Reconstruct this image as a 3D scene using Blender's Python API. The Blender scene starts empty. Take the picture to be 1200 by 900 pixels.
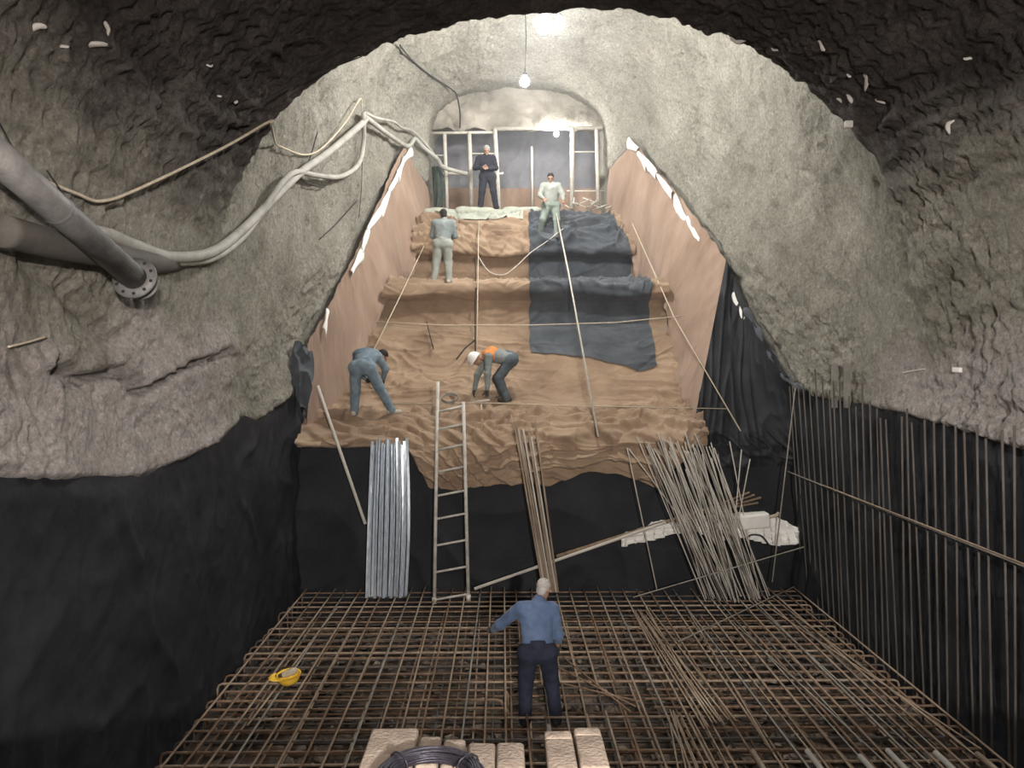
import bpy, math, random
import numpy as np
from mathutils import Vector, Matrix
random.seed(7)
rng = np.random.default_rng(7)
SC = bpy.context.scene
COL = SC.collection
R = math.radians

# ------------------------------------------------------------------ camera, world, exposure
FPX = 870.0
CAM_H = 4.41
YAW = 11 / FPX            # camera turned slightly to the right
PITCH = -36 / FPX         # and slightly down
cam_d = bpy.data.cameras.new('camera')
cam = bpy.data.objects.new('camera', cam_d)
COL.objects.link(cam)
cam_d.sensor_width = 36.0
cam_d.lens = FPX / 1200 * 36.0
cam_d.clip_start = 0.05
cam.location = (0, 0, CAM_H)
cam.rotation_euler = (math.pi / 2 + PITCH, 0, -YAW)
SC.camera = cam
ROT = cam.rotation_euler.to_matrix()

w = bpy.data.worlds.new('world')
SC.world = w
w.use_nodes = True
w.node_tree.nodes['Background'].inputs[0].default_value = (0.55, 0.58, 0.65, 1)
w.node_tree.nodes['Background'].inputs[1].default_value = 0.02
SC.view_settings.view_transform = 'Standard'
SC.view_settings.look = 'None'
SC.view_settings.gamma = 1.0
SC.view_settings.use_curve_mapping = False
SC.view_settings.exposure = 0.2
LAMP_MAIN = 1000.0        # emission strength of the hanging lamps in the shaft
LAMP_FRONT = 1700.0        # bulb hung over the working platform
FLOOD_WATTS = 3900.0      # floodlight behind the viewer, aimed into the pit

def ray(px, py):
    return ROT @ Vector(((px - 600) / FPX, -(py - 450) / FPX, -1.0))

def at(px, py, Y):
    """world point seen at a photo pixel, at distance Y along the tunnel"""
    d = ray(px, py)
    t = Y / d.y
    return Vector((d.x * t, Y, CAM_H + d.z * t))

def at_z(px, py, z):
    d = ray(px, py)
    t = (z - CAM_H) / d.z
    return Vector((d.x * t, d.y * t, z))

# ------------------------------------------------------------------ numpy noise
_perm = np.arange(256); np.random.default_rng(3).shuffle(_perm)
_perm = np.concatenate([_perm, _perm])
_g = np.random.default_rng(5).normal(size=(256, 3)); _g /= np.linalg.norm(_g, axis=1)[:, None]

def perlin(x, y, z):
    x = np.asarray(x, float); y = np.asarray(y, float) + 0 * x; z = np.asarray(z, float) + 0 * x
    xi = np.floor(x).astype(int); yi = np.floor(y).astype(int); zi = np.floor(z).astype(int)
    xf = x - xi; yf = y - yi; zf = z - zi
    f = lambda t: t * t * t * (t * (t * 6 - 15) + 10)
    u, v, w_ = f(xf), f(yf), f(zf)
    xi &= 255; yi &= 255; zi &= 255
    out = 0
    for dx in (0, 1):
        a = _perm[(xi + dx) & 255]
        for dy in (0, 1):
            b = _perm[(a + yi + dy) & 255]
            for dz in (0, 1):
                g = _g[_perm[(b + zi + dz) & 255]]
                dot = g[..., 0] * (xf - dx) + g[..., 1] * (yf - dy) + g[..., 2] * (zf - dz)
                out = out + dot * (u if dx else 1 - u) * (v if dy else 1 - v) * (w_ if dz else 1 - w_)
    return out * 1.6

def fbm(x, y, z, oct=4, gain=0.5):
    s = 0; a = 1; f = 1.0
    for i in range(oct):
        s = s + a * perlin(x * f + 13.7 * i, y * f + 5.1 * i, z * f + 2.3 * i); a *= gain; f *= 2.03
    return s

def ridged(x, y, z):
    return 1 - np.minimum(1, np.abs(perlin(x, y, z)) * 2.2)

def sstep(a, b, x):
    t = np.clip((x - a) / (b - a), 0, 1)
    return t * t * (3 - 2 * t)

# ------------------------------------------------------------------ materials
def mat(name, cols, scale=4.0, rough=0.85, bump=0.0, bscale=30.0, metal=0.0, detail=6.0, stretch=None, emit=None, spec=0.3, sheen=0.0, bdist=0.02):
    m = bpy.data.materials.new(name)
    m.use_nodes = True
    nt = m.node_tree
    b = nt.nodes['Principled BSDF']
    b.inputs['Roughness'].default_value = rough
    b.inputs['Metallic'].default_value = metal
    b.inputs['Specular IOR Level'].default_value = spec
    if sheen: b.inputs['Sheen Weight'].default_value = sheen
    tc = nt.nodes.new('ShaderNodeTexCoord')
    mp = nt.nodes.new('ShaderNodeMapping')
    nt.links.new(tc.outputs['Object'], mp.inputs[0])
    if stretch: mp.inputs['Scale'].default_value = stretch
    if len(cols) == 1:
        b.inputs['Base Color'].default_value = (*cols[0], 1)
    else:
        n = nt.nodes.new('ShaderNodeTexNoise')
        n.inputs['Scale'].default_value = scale
        n.inputs['Detail'].default_value = detail
        n.inputs['Roughness'].default_value = 0.62
        nt.links.new(mp.outputs[0], n.inputs['Vector'])
        r = nt.nodes.new('ShaderNodeValToRGB')
        nt.links.new(n.outputs[0], r.inputs[0])
        e = r.color_ramp.elements
        pos = np.linspace(0.3, 0.7, len(cols))
        e[0].position = pos[0]; e[0].color = (*cols[0], 1)
        e[1].position = pos[-1]; e[1].color = (*cols[-1], 1)
        for p, c in zip(pos[1:-1], cols[1:-1]):
            k = e.new(p); k.color = (*c, 1)
        nt.links.new(r.outputs[0], b.inputs['Base Color'])
    if bump:
        n2 = nt.nodes.new('ShaderNodeTexNoise')
        n2.inputs['Scale'].default_value = bscale
        n2.inputs['Detail'].default_value = 5.0
        nt.links.new(mp.outputs[0], n2.inputs['Vector'])
        bp = nt.nodes.new('ShaderNodeBump')
        bp.inputs['Strength'].default_value = bump
        bp.inputs['Distance'].default_value = bdist
        nt.links.new(n2.outputs[0], bp.inputs['Height'])
        nt.links.new(bp.outputs[0], b.inputs['Normal'])
    if emit:
        b.inputs['Emission Color'].default_value = (*emit[0], 1)
        b.inputs['Emission Strength'].default_value = emit[1]
    return m

M = {}
M['shotcrete'] = mat('shotcrete', [(.22, .205, .175), (.33, .305, .26), (.40, .365, .315), (.47, .43, .375)], 0.9, .95, .9, 28, bdist=.03, spec=.15)
M['earth'] = mat('dark_earth', [(.085, .075, .068), (.15, .132, .12), (.2, .175, .16)], 1.2, .95, 1.0, 22, bdist=.04, spec=.15)
M['mud'] = mat('floor_mud', [(.022, .018, .015), (.06, .047, .037), (.20, .155, .115)], 2.2, .9, .8, 25)
M['brown'] = mat('brown_geotextile', [(.185, .125, .085), (.30, .213, .145), (.385, .285, .198)], .9, .95, .35, 70, spec=.1, sheen=.15)
M['pink'] = mat('brown_geotextile_wall', [(.195, .132, .098), (.28, .198, .15), (.345, .255, .20)], 1.0, .95, .3, 60, spec=.1, sheen=.1, stretch=(1, 1, .35))
M['charcoal'] = mat('charcoal_geotextile', [(.045, .052, .062), (.07, .08, .092), (.1, .11, .125)], 2.0, .9, .35, 70, spec=.2, sheen=.15)
M['black'] = mat('black_membrane', [(.006, .0068, .009), (.0115, .0125, .016), (.021, .0225, .028)], 1.1, .75, .45, 14, spec=.35)
M['white'] = mat('white_fleece', [(.72, .71, .67), (.85, .84, .8)], 5, .8, .2, 30)
M['rust'] = mat('rusty_rebar', [(.13, .075, .05), (.25, .165, .11), (.37, .285, .21)], 5, .8, .7, 90, .25)
M['rust2'] = mat('brown_rebar', [(.19, .13, .09), (.34, .26, .19), (.48, .41, .33)], 4, .75, .6, 90, .15)
M['steelgrey'] = mat('grey_rebar', [(.15, .135, .115), (.28, .26, .225), (.42, .395, .35)], 6, .55, .5, 90, .3)
M['darkbar'] = mat('dark_rebar', [(.06, .054, .05), (.12, .108, .098), (.19, .165, .148)], 4, .65, .5, 90, .3)
M['galv'] = mat('galvanised_steel', [(.34, .40, .46), (.56, .63, .70), (.80, .85, .9)], 8, .35, .1, 30, .45, stretch=(6, 6, .6))
M['ladder'] = mat('grey_painted_steel', [(.38, .36, .32), (.56, .54, .49), (.66, .64, .6)], 7, .6, .2, 40, .1)
M['pole'] = mat('pale_pole', [(.42, .39, .34), (.6, .57, .51)], 6, .7, .2, 40)
M['pipe'] = mat('dusty_steel_pipe', [(.11, .108, .105), (.19, .185, .18), (.27, .26, .25)], 3.5, .6, .25, 40, .35)
M['darkpipe'] = mat('dark_dusty_pipe', [(.07, .066, .058), (.13, .12, .105)], 3, .75, .2, 30)
M['hose'] = mat('pale_grey_hose', [(.24, .235, .21), (.34, .33, .30), (.42, .405, .37)], 3, .7, .15, 40)
M['rope'] = mat('pale_rope', [(.45, .38, .28), (.62, .55, .43)], 14, .85, .4, 120)
M['wire'] = mat('black_cable', [(.018, .018, .018), (.04, .04, .04)], 6, .6)
M['tie'] = mat('black_annealed_wire', [(.018, .017, .024), (.05, .047, .06)], 9, .42, .2, 90, .5)
M['brick'] = mat('tan_brick', [(.20, .165, .135), (.285, .235, .19), (.35, .295, .24)], 9, .95, .8, 60, bdist=.012, spec=.1)
M['wood'] = mat('weathered_timber', [(.14, .095, .06), (.26, .185, .125), (.34, .26, .18)], 4, .85, .4, 40, stretch=(1, 1, 6))
M['concrete'] = mat('grey_concrete', [(.17, .16, .15), (.28, .265, .245)], 3, .9, .4, 30)
M['stone'] = mat('loose_stones', [(.06, .05, .042), (.15, .125, .10), (.36, .31, .26)], 2.4, .95, .4, 40)
M['yellow'] = mat('yellow_plastic', [(.72, .43, .035), (.85, .56, .07)], 6, .4, .05, 20)
M['glove'] = mat('cotton_glove', [(.36, .31, .22), (.52, .47, .36)], 16, .95, .4, 90)
M['darkglove'] = mat('dark_work_glove', [(.028, .026, .025), (.065, .06, .055)], 16, .9, .3, 90)
M['skin'] = mat('skin', [(.30, .17, .115), (.38, .225, .155)], 9, .6)
M['eye'] = mat('dark_eye', [(.02, .015, .012)], rough=.3)
M['hair_dark'] = mat('dark_hair', [(.012, .010, .009), (.035, .028, .024)], 40, .7, .6, 120)
M['hair_grey'] = mat('grey_hair', [(.36, .335, .31), (.58, .55, .52)], 30, .8, .6, 120)
M['shoe'] = mat('dark_boot', [(.02, .018, .016), (.05, .045, .04)], 12, .6)
M['paleshoe'] = mat('dusty_pale_shoe', [(.38, .34, .28), (.55, .5, .43)], 12, .8)
M['blue_shirt'] = mat('blue_work_shirt', [(.06, .095, .175), (.095, .145, .25), (.15, .21, .325)], 4, .9, .3, 60, sheen=.1)
M['navy'] = mat('navy_trousers', [(.013, .016, .032), (.028, .033, .055)], 6, .9, .3, 60)
M['coverall'] = mat('faded_blue_coverall', [(.085, .12, .155), (.15, .2, .24), (.21, .265, .3)], 6, .92, .3, 60)
M['grey_shirt'] = mat('pale_grey_shirt', [(.17, .20, .20), (.26, .29, .285)], 6, .92, .3, 60)
M['orange'] = mat('orange_vest', [(.62, .19, .04), (.75, .28, .07)], 8, .8)
M['slate'] = mat('slate_trousers', [(.06, .075, .09), (.12, .145, .165)], 7, .92, .3, 60)
M['sage'] = mat('sage_grey_cloth', [(.17, .21, .185), (.26, .30, .265)], 6, .92, .3, 60)
M['pale'] = mat('dusty_white_cloth', [(.24, .255, .23), (.34, .355, .325)], 6, .92, .3, 60)
M['blackcloth'] = mat('black_work_clothes', [(.012, .013, .02), (.03, .032, .044)], 6, .9, .3, 60)
M['helmet'] = mat('white_helmet_plastic', [(.8, .79, .76), (.87, .86, .84)], 6, .35)
M['screen_grey'] = mat('grey_hanging_sheet', [(.15, .15, .165), (.23, .23, .24)], 1.5, .95, .3, 40)
M['sack'] = mat('pale_woven_sack', [(.30, .32, .27), (.46, .475, .41)], 5, .9, .5, 70)
M['bulb'] = mat('lamp_glow', [(1, 1, 1)], emit=((1.0, .985, .955), LAMP_MAIN))
M['bulb2'] = mat('work_lamp_glow', [(1, 1, 1)], emit=((1.0, .87, .80), LAMP_FRONT))
M['plaster'] = mat('pale_mortar_splash', [(.5, .48, .44), (.66, .64, .6)], 8, .9, .4, 50)
M['olive'] = mat('dark_green_cloth', [(.03, .04, .035), (.06, .075, .065)], 6, .9, .3, 50)

# ------------------------------------------------------------------ mesh helpers
def mesh_np(name, V, F, m=None, smooth=True):
    """V (n,3); F list of arrays (k,3) or (k,4)"""
    me = bpy.data.meshes.new(name)
    V = np.asarray(V, np.float32)
    if isinstance(F, np.ndarray): F = [F]
    F = [np.asarray(f, np.int32) for f in F if len(f)]
    me.vertices.add(len(V)); me.vertices.foreach_set('co', V.ravel())
    loops = np.concatenate([f.ravel() for f in F])
    tot = np.concatenate([np.full(len(f), f.shape[1], np.int32) for f in F])
    st = np.concatenate([[0], np.cumsum(tot)[:-1]]).astype(np.int32)
    me.loops.add(len(loops)); me.loops.foreach_set('vertex_index', loops)
    me.polygons.add(len(tot)); me.polygons.foreach_set('loop_start', st); me.polygons.foreach_set('loop_total', tot)
    me.polygons.foreach_set('use_smooth', np.full(len(tot), smooth))
    me.update(calc_edges=True); me.validate()
    if m: me.materials.append(M[m] if isinstance(m, str) else m)
    return me

def obj(name, me, parent=None, loc=None):
    o = bpy.data.objects.new(name, me)
    COL.objects.link(o)
    if parent: o.parent = parent
    if loc is not None: o.location = loc
    return o

def tag(o, label=None, cat=None, group=None, kind=None):
    if label: o['label'] = label
    if cat: o['category'] = cat
    if group: o['group'] = group
    if kind: o['kind'] = kind
    return o

def thing(name, loc, label, cat, group=None):
    o = bpy.data.objects.new(name, None)
    o.empty_display_size = .1
    COL.objects.link(o)
    o.location = loc
    return tag(o, label, cat, group)

def wpart(name, V, F, m, root, smooth=True):
    """world-space vertices, parented under root"""
    L = np.array(root.location) if root else np.zeros(3)
    p = root.parent if root else None
    while p: L = L + np.array(p.location); p = p.parent
    return obj(name, mesh_np(name, np.asarray(V) - L, F, m, smooth), root)

def grid_faces(nu, nv, flip=False):
    i, j = np.meshgrid(np.arange(nu - 1), np.arange(nv - 1), indexing='ij')
    a = (i * nv + j).ravel()
    f = np.stack([a, a + nv, a + nv + 1, a + 1], 1)
    return f[:, ::-1] if flip else f

def merge(parts):
    Vs = []; Fs = []; n = 0
    for V, F in parts:
        V = np.asarray(V, float)
        if isinstance(F, np.ndarray): F = [F]
        Vs.append(V); Fs += [np.asarray(f) + n for f in F if len(f)]; n += len(V)
    q = [f for f in Fs if f.shape[1] == 4]; t = [f for f in Fs if f.shape[1] == 3]
    out = []
    if q: out.append(np.concatenate(q))
    if t: out.append(np.concatenate(t))
    return np.concatenate(Vs), out

def tube_vf(pts, r, sides=8, cap=True):
    P = np.array([list(p) for p in pts], float)
    n = len(P)
    rr = np.full(n, r, float) if np.isscalar(r) else np.array(r, float)
    T = np.gradient(P, axis=0); T /= np.linalg.norm(T, axis=1)[:, None] + 1e-12
    up = np.array([0, 0, 1.0]) if abs(T[0, 2]) < .9 else np.array([1.0, 0, 0])
    N = np.zeros_like(P)
    nn = np.cross(up, T[0]); nn /= np.linalg.norm(nn)
    for i in range(n):
        nn = nn - T[i] * np.dot(nn, T[i]); nn /= np.linalg.norm(nn) + 1e-12
        N[i] = nn
    B = np.cross(T, N)
    a = np.linspace(0, 2 * np.pi, sides, endpoint=False)
    V = P[:, None, :] + rr[:, None, None] * (np.cos(a)[None, :, None] * N[:, None, :] + np.sin(a)[None, :, None] * B[:, None, :])
    V = V.reshape(-1, 3)
    i, j = np.meshgrid(np.arange(n - 1), np.arange(sides), indexing='ij')
    i = i.ravel(); j = j.ravel(); k = (j + 1) % sides
    F = [np.stack([i * sides + j, i * sides + k, (i + 1) * sides + k, (i + 1) * sides + j], 1)]
    if cap:
        V = np.concatenate([V, P[:1], P[-1:]])
        c0, c1 = n * sides, n * sides + 1
        js = np.arange(sides); ks = (js + 1) % sides
        F.append(np.concatenate([np.stack([ks, js, np.full(sides, c0)], 1), np.stack([(n - 1) * sides + js, (n - 1) * sides + ks, np.full(sides, c1)], 1)]))
    return V, F

def spline(pts, per=8):
    P = [np.array(list(p), float) for p in pts]
    P = [2 * P[0] - P[1]] + P + [2 * P[-1] - P[-2]]
    out = []
    for i in range(1, len(P) - 2):
        for k in range(per):
            t = k / per
            a, b, c, d = P[i - 1], P[i], P[i + 1], P[i + 2]
            out.append(.5 * (2 * b + (c - a) * t + (2 * a - 5 * b + 4 * c - d) * t * t + (3 * b - a - 3 * c + d) * t ** 3))
    out.append(P[-2])
    return out

def box_vf(cx, cy, cz, sx, sy, sz, rot=None, bev=0.0):
    """bevelled box: 24 vertices when bev>0"""
    h = np.array([sx, sy, sz]) / 2
    if bev <= 0:
        V = np.array([[x, y, z] for x in (-1, 1) for y in (-1, 1) for z in (-1, 1)], float) * h
        F = [np.array([[0, 1, 3, 2], [4, 6, 7, 5], [0, 4, 5, 1], [2, 3, 7, 6], [0, 2, 6, 4], [1, 5, 7, 3]])]
    else:
        import bmesh
        bm = bmesh.new()
        bmesh.ops.create_cube(bm, size=1)
        for v in bm.verts: v.co = Vector((v.co.x * sx, v.co.y * sy, v.co.z * sz))
        bmesh.ops.bevel(bm, geom=bm.edges[:], offset=bev, segments=3, profile=.5, affect='EDGES')
        bm.verts.ensure_lookup_table()
        V = np.array([v.co[:] for v in bm.verts])
        q = [[v.index for v in f.verts] for f in bm.faces]
        bm.free()
        F = [np.array([f for f in q if len(f) == 4]), np.array([f for f in q if len(f) == 3])]
        F = [f for f in F if len(f)]
    if rot is not None: V = V @ np.array(rot).T
    return V + np.array([cx, cy, cz]), F

def lathe_vf(prof, sides=24):
    P = np.array(prof, float)
    a = np.linspace(0, 2 * np.pi, sides, endpoint=False)
    V = np.stack([P[:, 0:1] * np.cos(a), P[:, 0:1] * np.sin(a), np.repeat(P[:, 1:2], sides, 1)], -1).reshape(-1, 3)
    n = len(P)
    i, j = np.meshgrid(np.arange(n - 1), np.arange(sides), indexing='ij')
    i = i.ravel(); j = j.ravel(); k = (j + 1) % sides
    return V, [np.stack([i * sides + j, i * sides + k, (i + 1) * sides + k, (i + 1) * sides + j], 1)]

_unit = {}
def unit_bar(r, m, sides=7):
    key = (r, m, sides)
    if key not in _unit:
        V, F = tube_vf([(0, 0, 0), (0, 0, 1)], r, sides)
        me = mesh_np('bar', V, F, m, True)
        _unit[key] = me
    return _unit[key]

def bar(name, a, b, r, m, parent=None, sides=7):
    a = Vector(a); b = Vector(b)
    o = bpy.data.objects.new(name, unit_bar(r, m, sides))
    COL.objects.link(o)
    d = b - a
    if parent:
        o.parent = parent
        L = Vector(parent.location)
        p = parent.parent
        while p: L += Vector(p.location); p = p.parent
        a = a - L
    o.location = a
    o.rotation_mode = 'QUATERNION'
    o.rotation_quaternion = d.to_track_quat('Z', 'Y')
    o.scale = (1, 1, d.length)
    return o

# ------------------------------------------------------------------ tunnel shell
ST = np.array([
    # Y     xbL    xsL    xbR   xsR   zs    zc     n
    [-5.0, -4.05, -4.10, 5.85, 5.70, 4.0, 8.95, 2.25],
    [10.0, -4.05, -4.10, 5.85, 5.70, 4.0, 8.95, 2.25],
    [10.35, -4.05, -4.10, 5.8, 5.68, 4.2, 10.5, 2.3],
    [12.0, -4.05, -4.05, 5.75, 5.65, 4.7, 12.0, 2.3],
    [13.9, -3.95, -3.85, 5.6, 5.50, 5.4, 12.9, 2.3],
    [15.3, -3.75, -3.65, 5.3, 5.20, 6.4, 13.1, 2.3],
    [16.4, -3.6, -3.48, 5.1, 5.00, 7.2, 13.1, 2.3],
    [18.2, -3.3, -3.20, 4.5, 4.40, 8.8, 12.9, 2.3],
    [20.4, -2.9, -2.80, 3.8, 3.70, 10.2, 12.55, 2.3],
    [21.4, -2.3, -2.15, 3.1, 3.00, 10.7, 12.25, 2.2],
    [26.0, -2.3, -2.15, 3.1, 3.00, 10.7, 12.25, 2.2]])
def stat(Y, k): return np.interp(Y, ST[:, 0], ST[:, k])
ZB = -0.7

EDGE_L = np.array([(-5, 3.5), (5.8, 3.44), (8.3, 3.02), (10.6, 3.12), (11.6, 3.42), (12.2, 3.3), (13.4, 3.6), (14.2, 4.64), (15.3, 5.45), (17, 6.83), (18.6, 8.3), (20.3, 9.95), (21.4, 9.3), (26, 9.3)])
EDGE_R = np.array([(-5, 3.4), (8.05, 3.38), (10.4, 3.56), (13.2, 3.64), (13.9, 3.9), (15.3, 5.18), (16.4, 6.56), (18.2, 8.26), (20.5, 10.25), (21.4, 9.7), (26, 9.7)])
def zedge(side, Y):
    E = EDGE_L if side < 0 else EDGE_R
    return np.interp(Y, E[:, 0], E[:, 1])

def wallx(side, Y, z):
    xb, xs = (stat(Y, 1), stat(Y, 2)) if side < 0 else (stat(Y, 3), stat(Y, 4))
    zs, zc, n = stat(Y, 5), stat(Y, 6), stat(Y, 7)
    low = xb + (xs - xb) * (z - ZB) / (zs - ZB)
    xc = (stat(Y, 2) + stat(Y, 4)) / 2; hw = (stat(Y, 4) - stat(Y, 2)) / 2
    t = np.clip((z - zs) / (zc - zs), 0, 1)
    hi = xc + side * hw * (1 - t ** n) ** (1 / n)
    return np.where(z <= zs, low, hi)

def outside(p):
    X, Y, z = p
    zs, zc = stat(Y, 5), stat(Y, 6)
    if z > zc: return True
    return X < wallx(-1, Y, z) or X > wallx(1, Y, z)

def on_shell(px, py, off=0.0):
    """first point of the tunnel lining seen at a photo pixel, moved 'off' metres back into the room"""
    lo = 2.0
    Y = lo
    while Y < 26 and not outside(at(px, py, Y)): Y += .05
    a, b = Y - .05, Y
    for _ in range(20):
        c = (a + b) / 2
        if outside(at(px, py, c)): b = c
        else: a = c
    p = at(px, py, a)
    xc = (stat(a, 2) + stat(a, 4)) / 2
    zs = min(p.z, float(stat(a, 5)))
    n = Vector((xc - p.x, 0, zs - p.z)); n.normalize()
    return p + n * off

def shell_base(Y, s):
    xbL, xsL, xbR, xsR, zs, zc, n = [stat(Y, k) for k in range(1, 8)]
    xc = (xsL + xsR) / 2; hw = (xsR - xsL) / 2
    th = np.pi * (1 - np.clip((s - .28) / .44, 0, 1))
    c = np.cos(th); sn = np.sin(th)
    X = xc + hw * np.sign(c) * np.abs(c) ** (2 / n)
    Z = zs + (zc - zs) * np.abs(sn) ** (2 / n)
    tl = np.clip(s / .28, 0, 1); tr = np.clip((1 - s) / .28, 0, 1)
    X = np.where(s < .28, xbL + (xsL - xbL) * tl, np.where(s > .72, xbR + (xsR - xbR) * tr, X))
    Z = np.where(s < .28, ZB + (zs - ZB) * tl, np.where(s > .72, ZB + (zs - ZB) * tr, Z))
    return X, Z

# features gouged in the left wall, given along the surface as (Y, z)
def wall_line(pts): return np.array([(p.y, p.z) for p in (on_shell(x, y) for x, y in pts)])
CRACK = wall_line([(62, 428), (92, 446), (142, 436), (168, 460), (215, 430), (262, 414)])
GROOVE = wall_line([(30, 300), (75, 335), (110, 375), (140, 402)])
SHADE = wall_line([(120, 252), (200, 218), (300, 150)])
def dist_line(Y, Z, L):
    d = np.full(Y.shape, 1e9); sgn = np.zeros(Y.shape)
    for (a, b) in zip(L[:-1], L[1:]):
        ab = b - a
        t = np.clip(((Y - a[0]) * ab[0] + (Z - a[1]) * ab[1]) / (ab @ ab), 0, 1)
        dy = Y - (a[0] + t * ab[0]); dz = Z - (a[1] + t * ab[1])
        dd = np.hypot(dy, dz)
        sgn = np.where(dd < d, np.sign(dz), sgn)
        d = np.minimum(d, dd)
    return d, sgn

def shell_part(name, s0, s1, ns, ys, matname):
    s = np.linspace(s0, s1, ns)
    Yg, Sg = np.meshgrid(ys, s, indexing='ij')
    X, Z = shell_base(Yg, Sg)
    e = 1e-3
    X1, Z1 = shell_base(Yg, np.clip(Sg + e, 0, 1)); X0, Z0 = shell_base(Yg, np.clip(Sg - e, 0, 1))
    tx, tz = X1 - X0, Z1 - Z0
    L = np.hypot(tx, tz) + 1e-9
    nx, nz = tz / L, -tx / L          # inward normal (s runs left wall -> crown -> right wall)
    side = np.where(Sg < .5, -1, 1)
    ze = np.where(Sg < .5, zedge(-1, Yg), zedge(1, Yg))
    above = sstep(-0.12, .05, Z - ze)
    # shotcrete lumps, finer pocks
    big = fbm(X * .55, Yg * .55, Z * .55, 3) * .10
    patch = .5 + .9 * sstep(-.3, .5, perlin(X * .5 + 3, Yg * .5, Z * .5 + 8))
    mid = fbm(X * 2.1 + 9, Yg * 2.1, Z * 2.1, 2) * .036
    fine = (fbm(X * 6.0, Yg * 6.0, Z * 6.0, 2, .6) * .036 + (ridged(X * 3.4, Yg * 3.4, Z * 3.4) - .5) * .022 + perlin(X * 15, Yg * 15, Z * 15) * .016) * patch
    pock = -np.clip(perlin(X * 3.6, Yg * 3.6 + 40, Z * 3.6) - .42, 0, 1) * .14
    d = big + mid + fine + pock
    # excavator tooth marks along the tunnel on the bare vault
    vault = sstep(.0, 1.4, Z - (stat(Yg, 5) + 1.6)) * (1 - sstep(9.2, 9.95, Yg))
    gro = ridged(Sg * 70 + perlin(Yg * .5, Sg * 12, 0) * .7, Yg * .22, 0 * Yg + 3)
    gro2 = ridged(Sg * 150 + perlin(Yg * .8, Sg * 20, 0) * .5, Yg * .7, 0 * Yg + 8)
    d = d * (1 - .4 * vault) + vault * ((gro - .5) * .075 + (gro2 - .5) * .05 + fbm(X * 9, Yg * 9, Z * 9, 2) * .04)
    # ledge line and groove on the left
    left = (Sg < .45)
    dc, sg = dist_line(Yg, Z, CRACK)
    d = d + left * (-.24 * np.exp(-(dc / (.05 + .03 * perlin(Yg * 4, Z * 4, 0 * Z))) ** 2) + .10 * (sg > 0) * np.exp(-(dc / .3) ** 2) * sstep(0, .1, dc))
    dg, _ = dist_line(Yg, Z, GROOVE)
    d = d - left * .12 * np.exp(-(dg / .12) ** 2)
    ds, _ = dist_line(Yg, Z, SHADE)
    d = d - left * .07 * np.exp(-(ds / .06) ** 2)
    # lip of lining over the membrane, recess behind it
    lip = .07 * np.exp(-((Z - ze - .06) / .16) ** 2) * (Yg < 13.5)
    d = np.where(Yg < 14.2, np.minimum(d, .14), np.minimum(d, .10))
    d = above * (d + lip) + (1 - above) * (-.12)
    V = np.stack([X + nx * d, Yg, Z + nz * d], -1).reshape(-1, 3)
    o = obj(name, mesh_np(name, V, grid_faces(len(ys), ns, True), None))
    for mm in matname: o.data.materials.append(M[mm])
    tag(o, kind='structure')
    return o

ys_far = np.concatenate([np.arange(-5, 4, .25), np.arange(4, 9.9, .026), np.arange(9.9, 10.5, .026), np.arange(10.5, 14.5, .03), np.arange(14.5, 22, .04), np.arange(22, 26.05, .2)])

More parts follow.
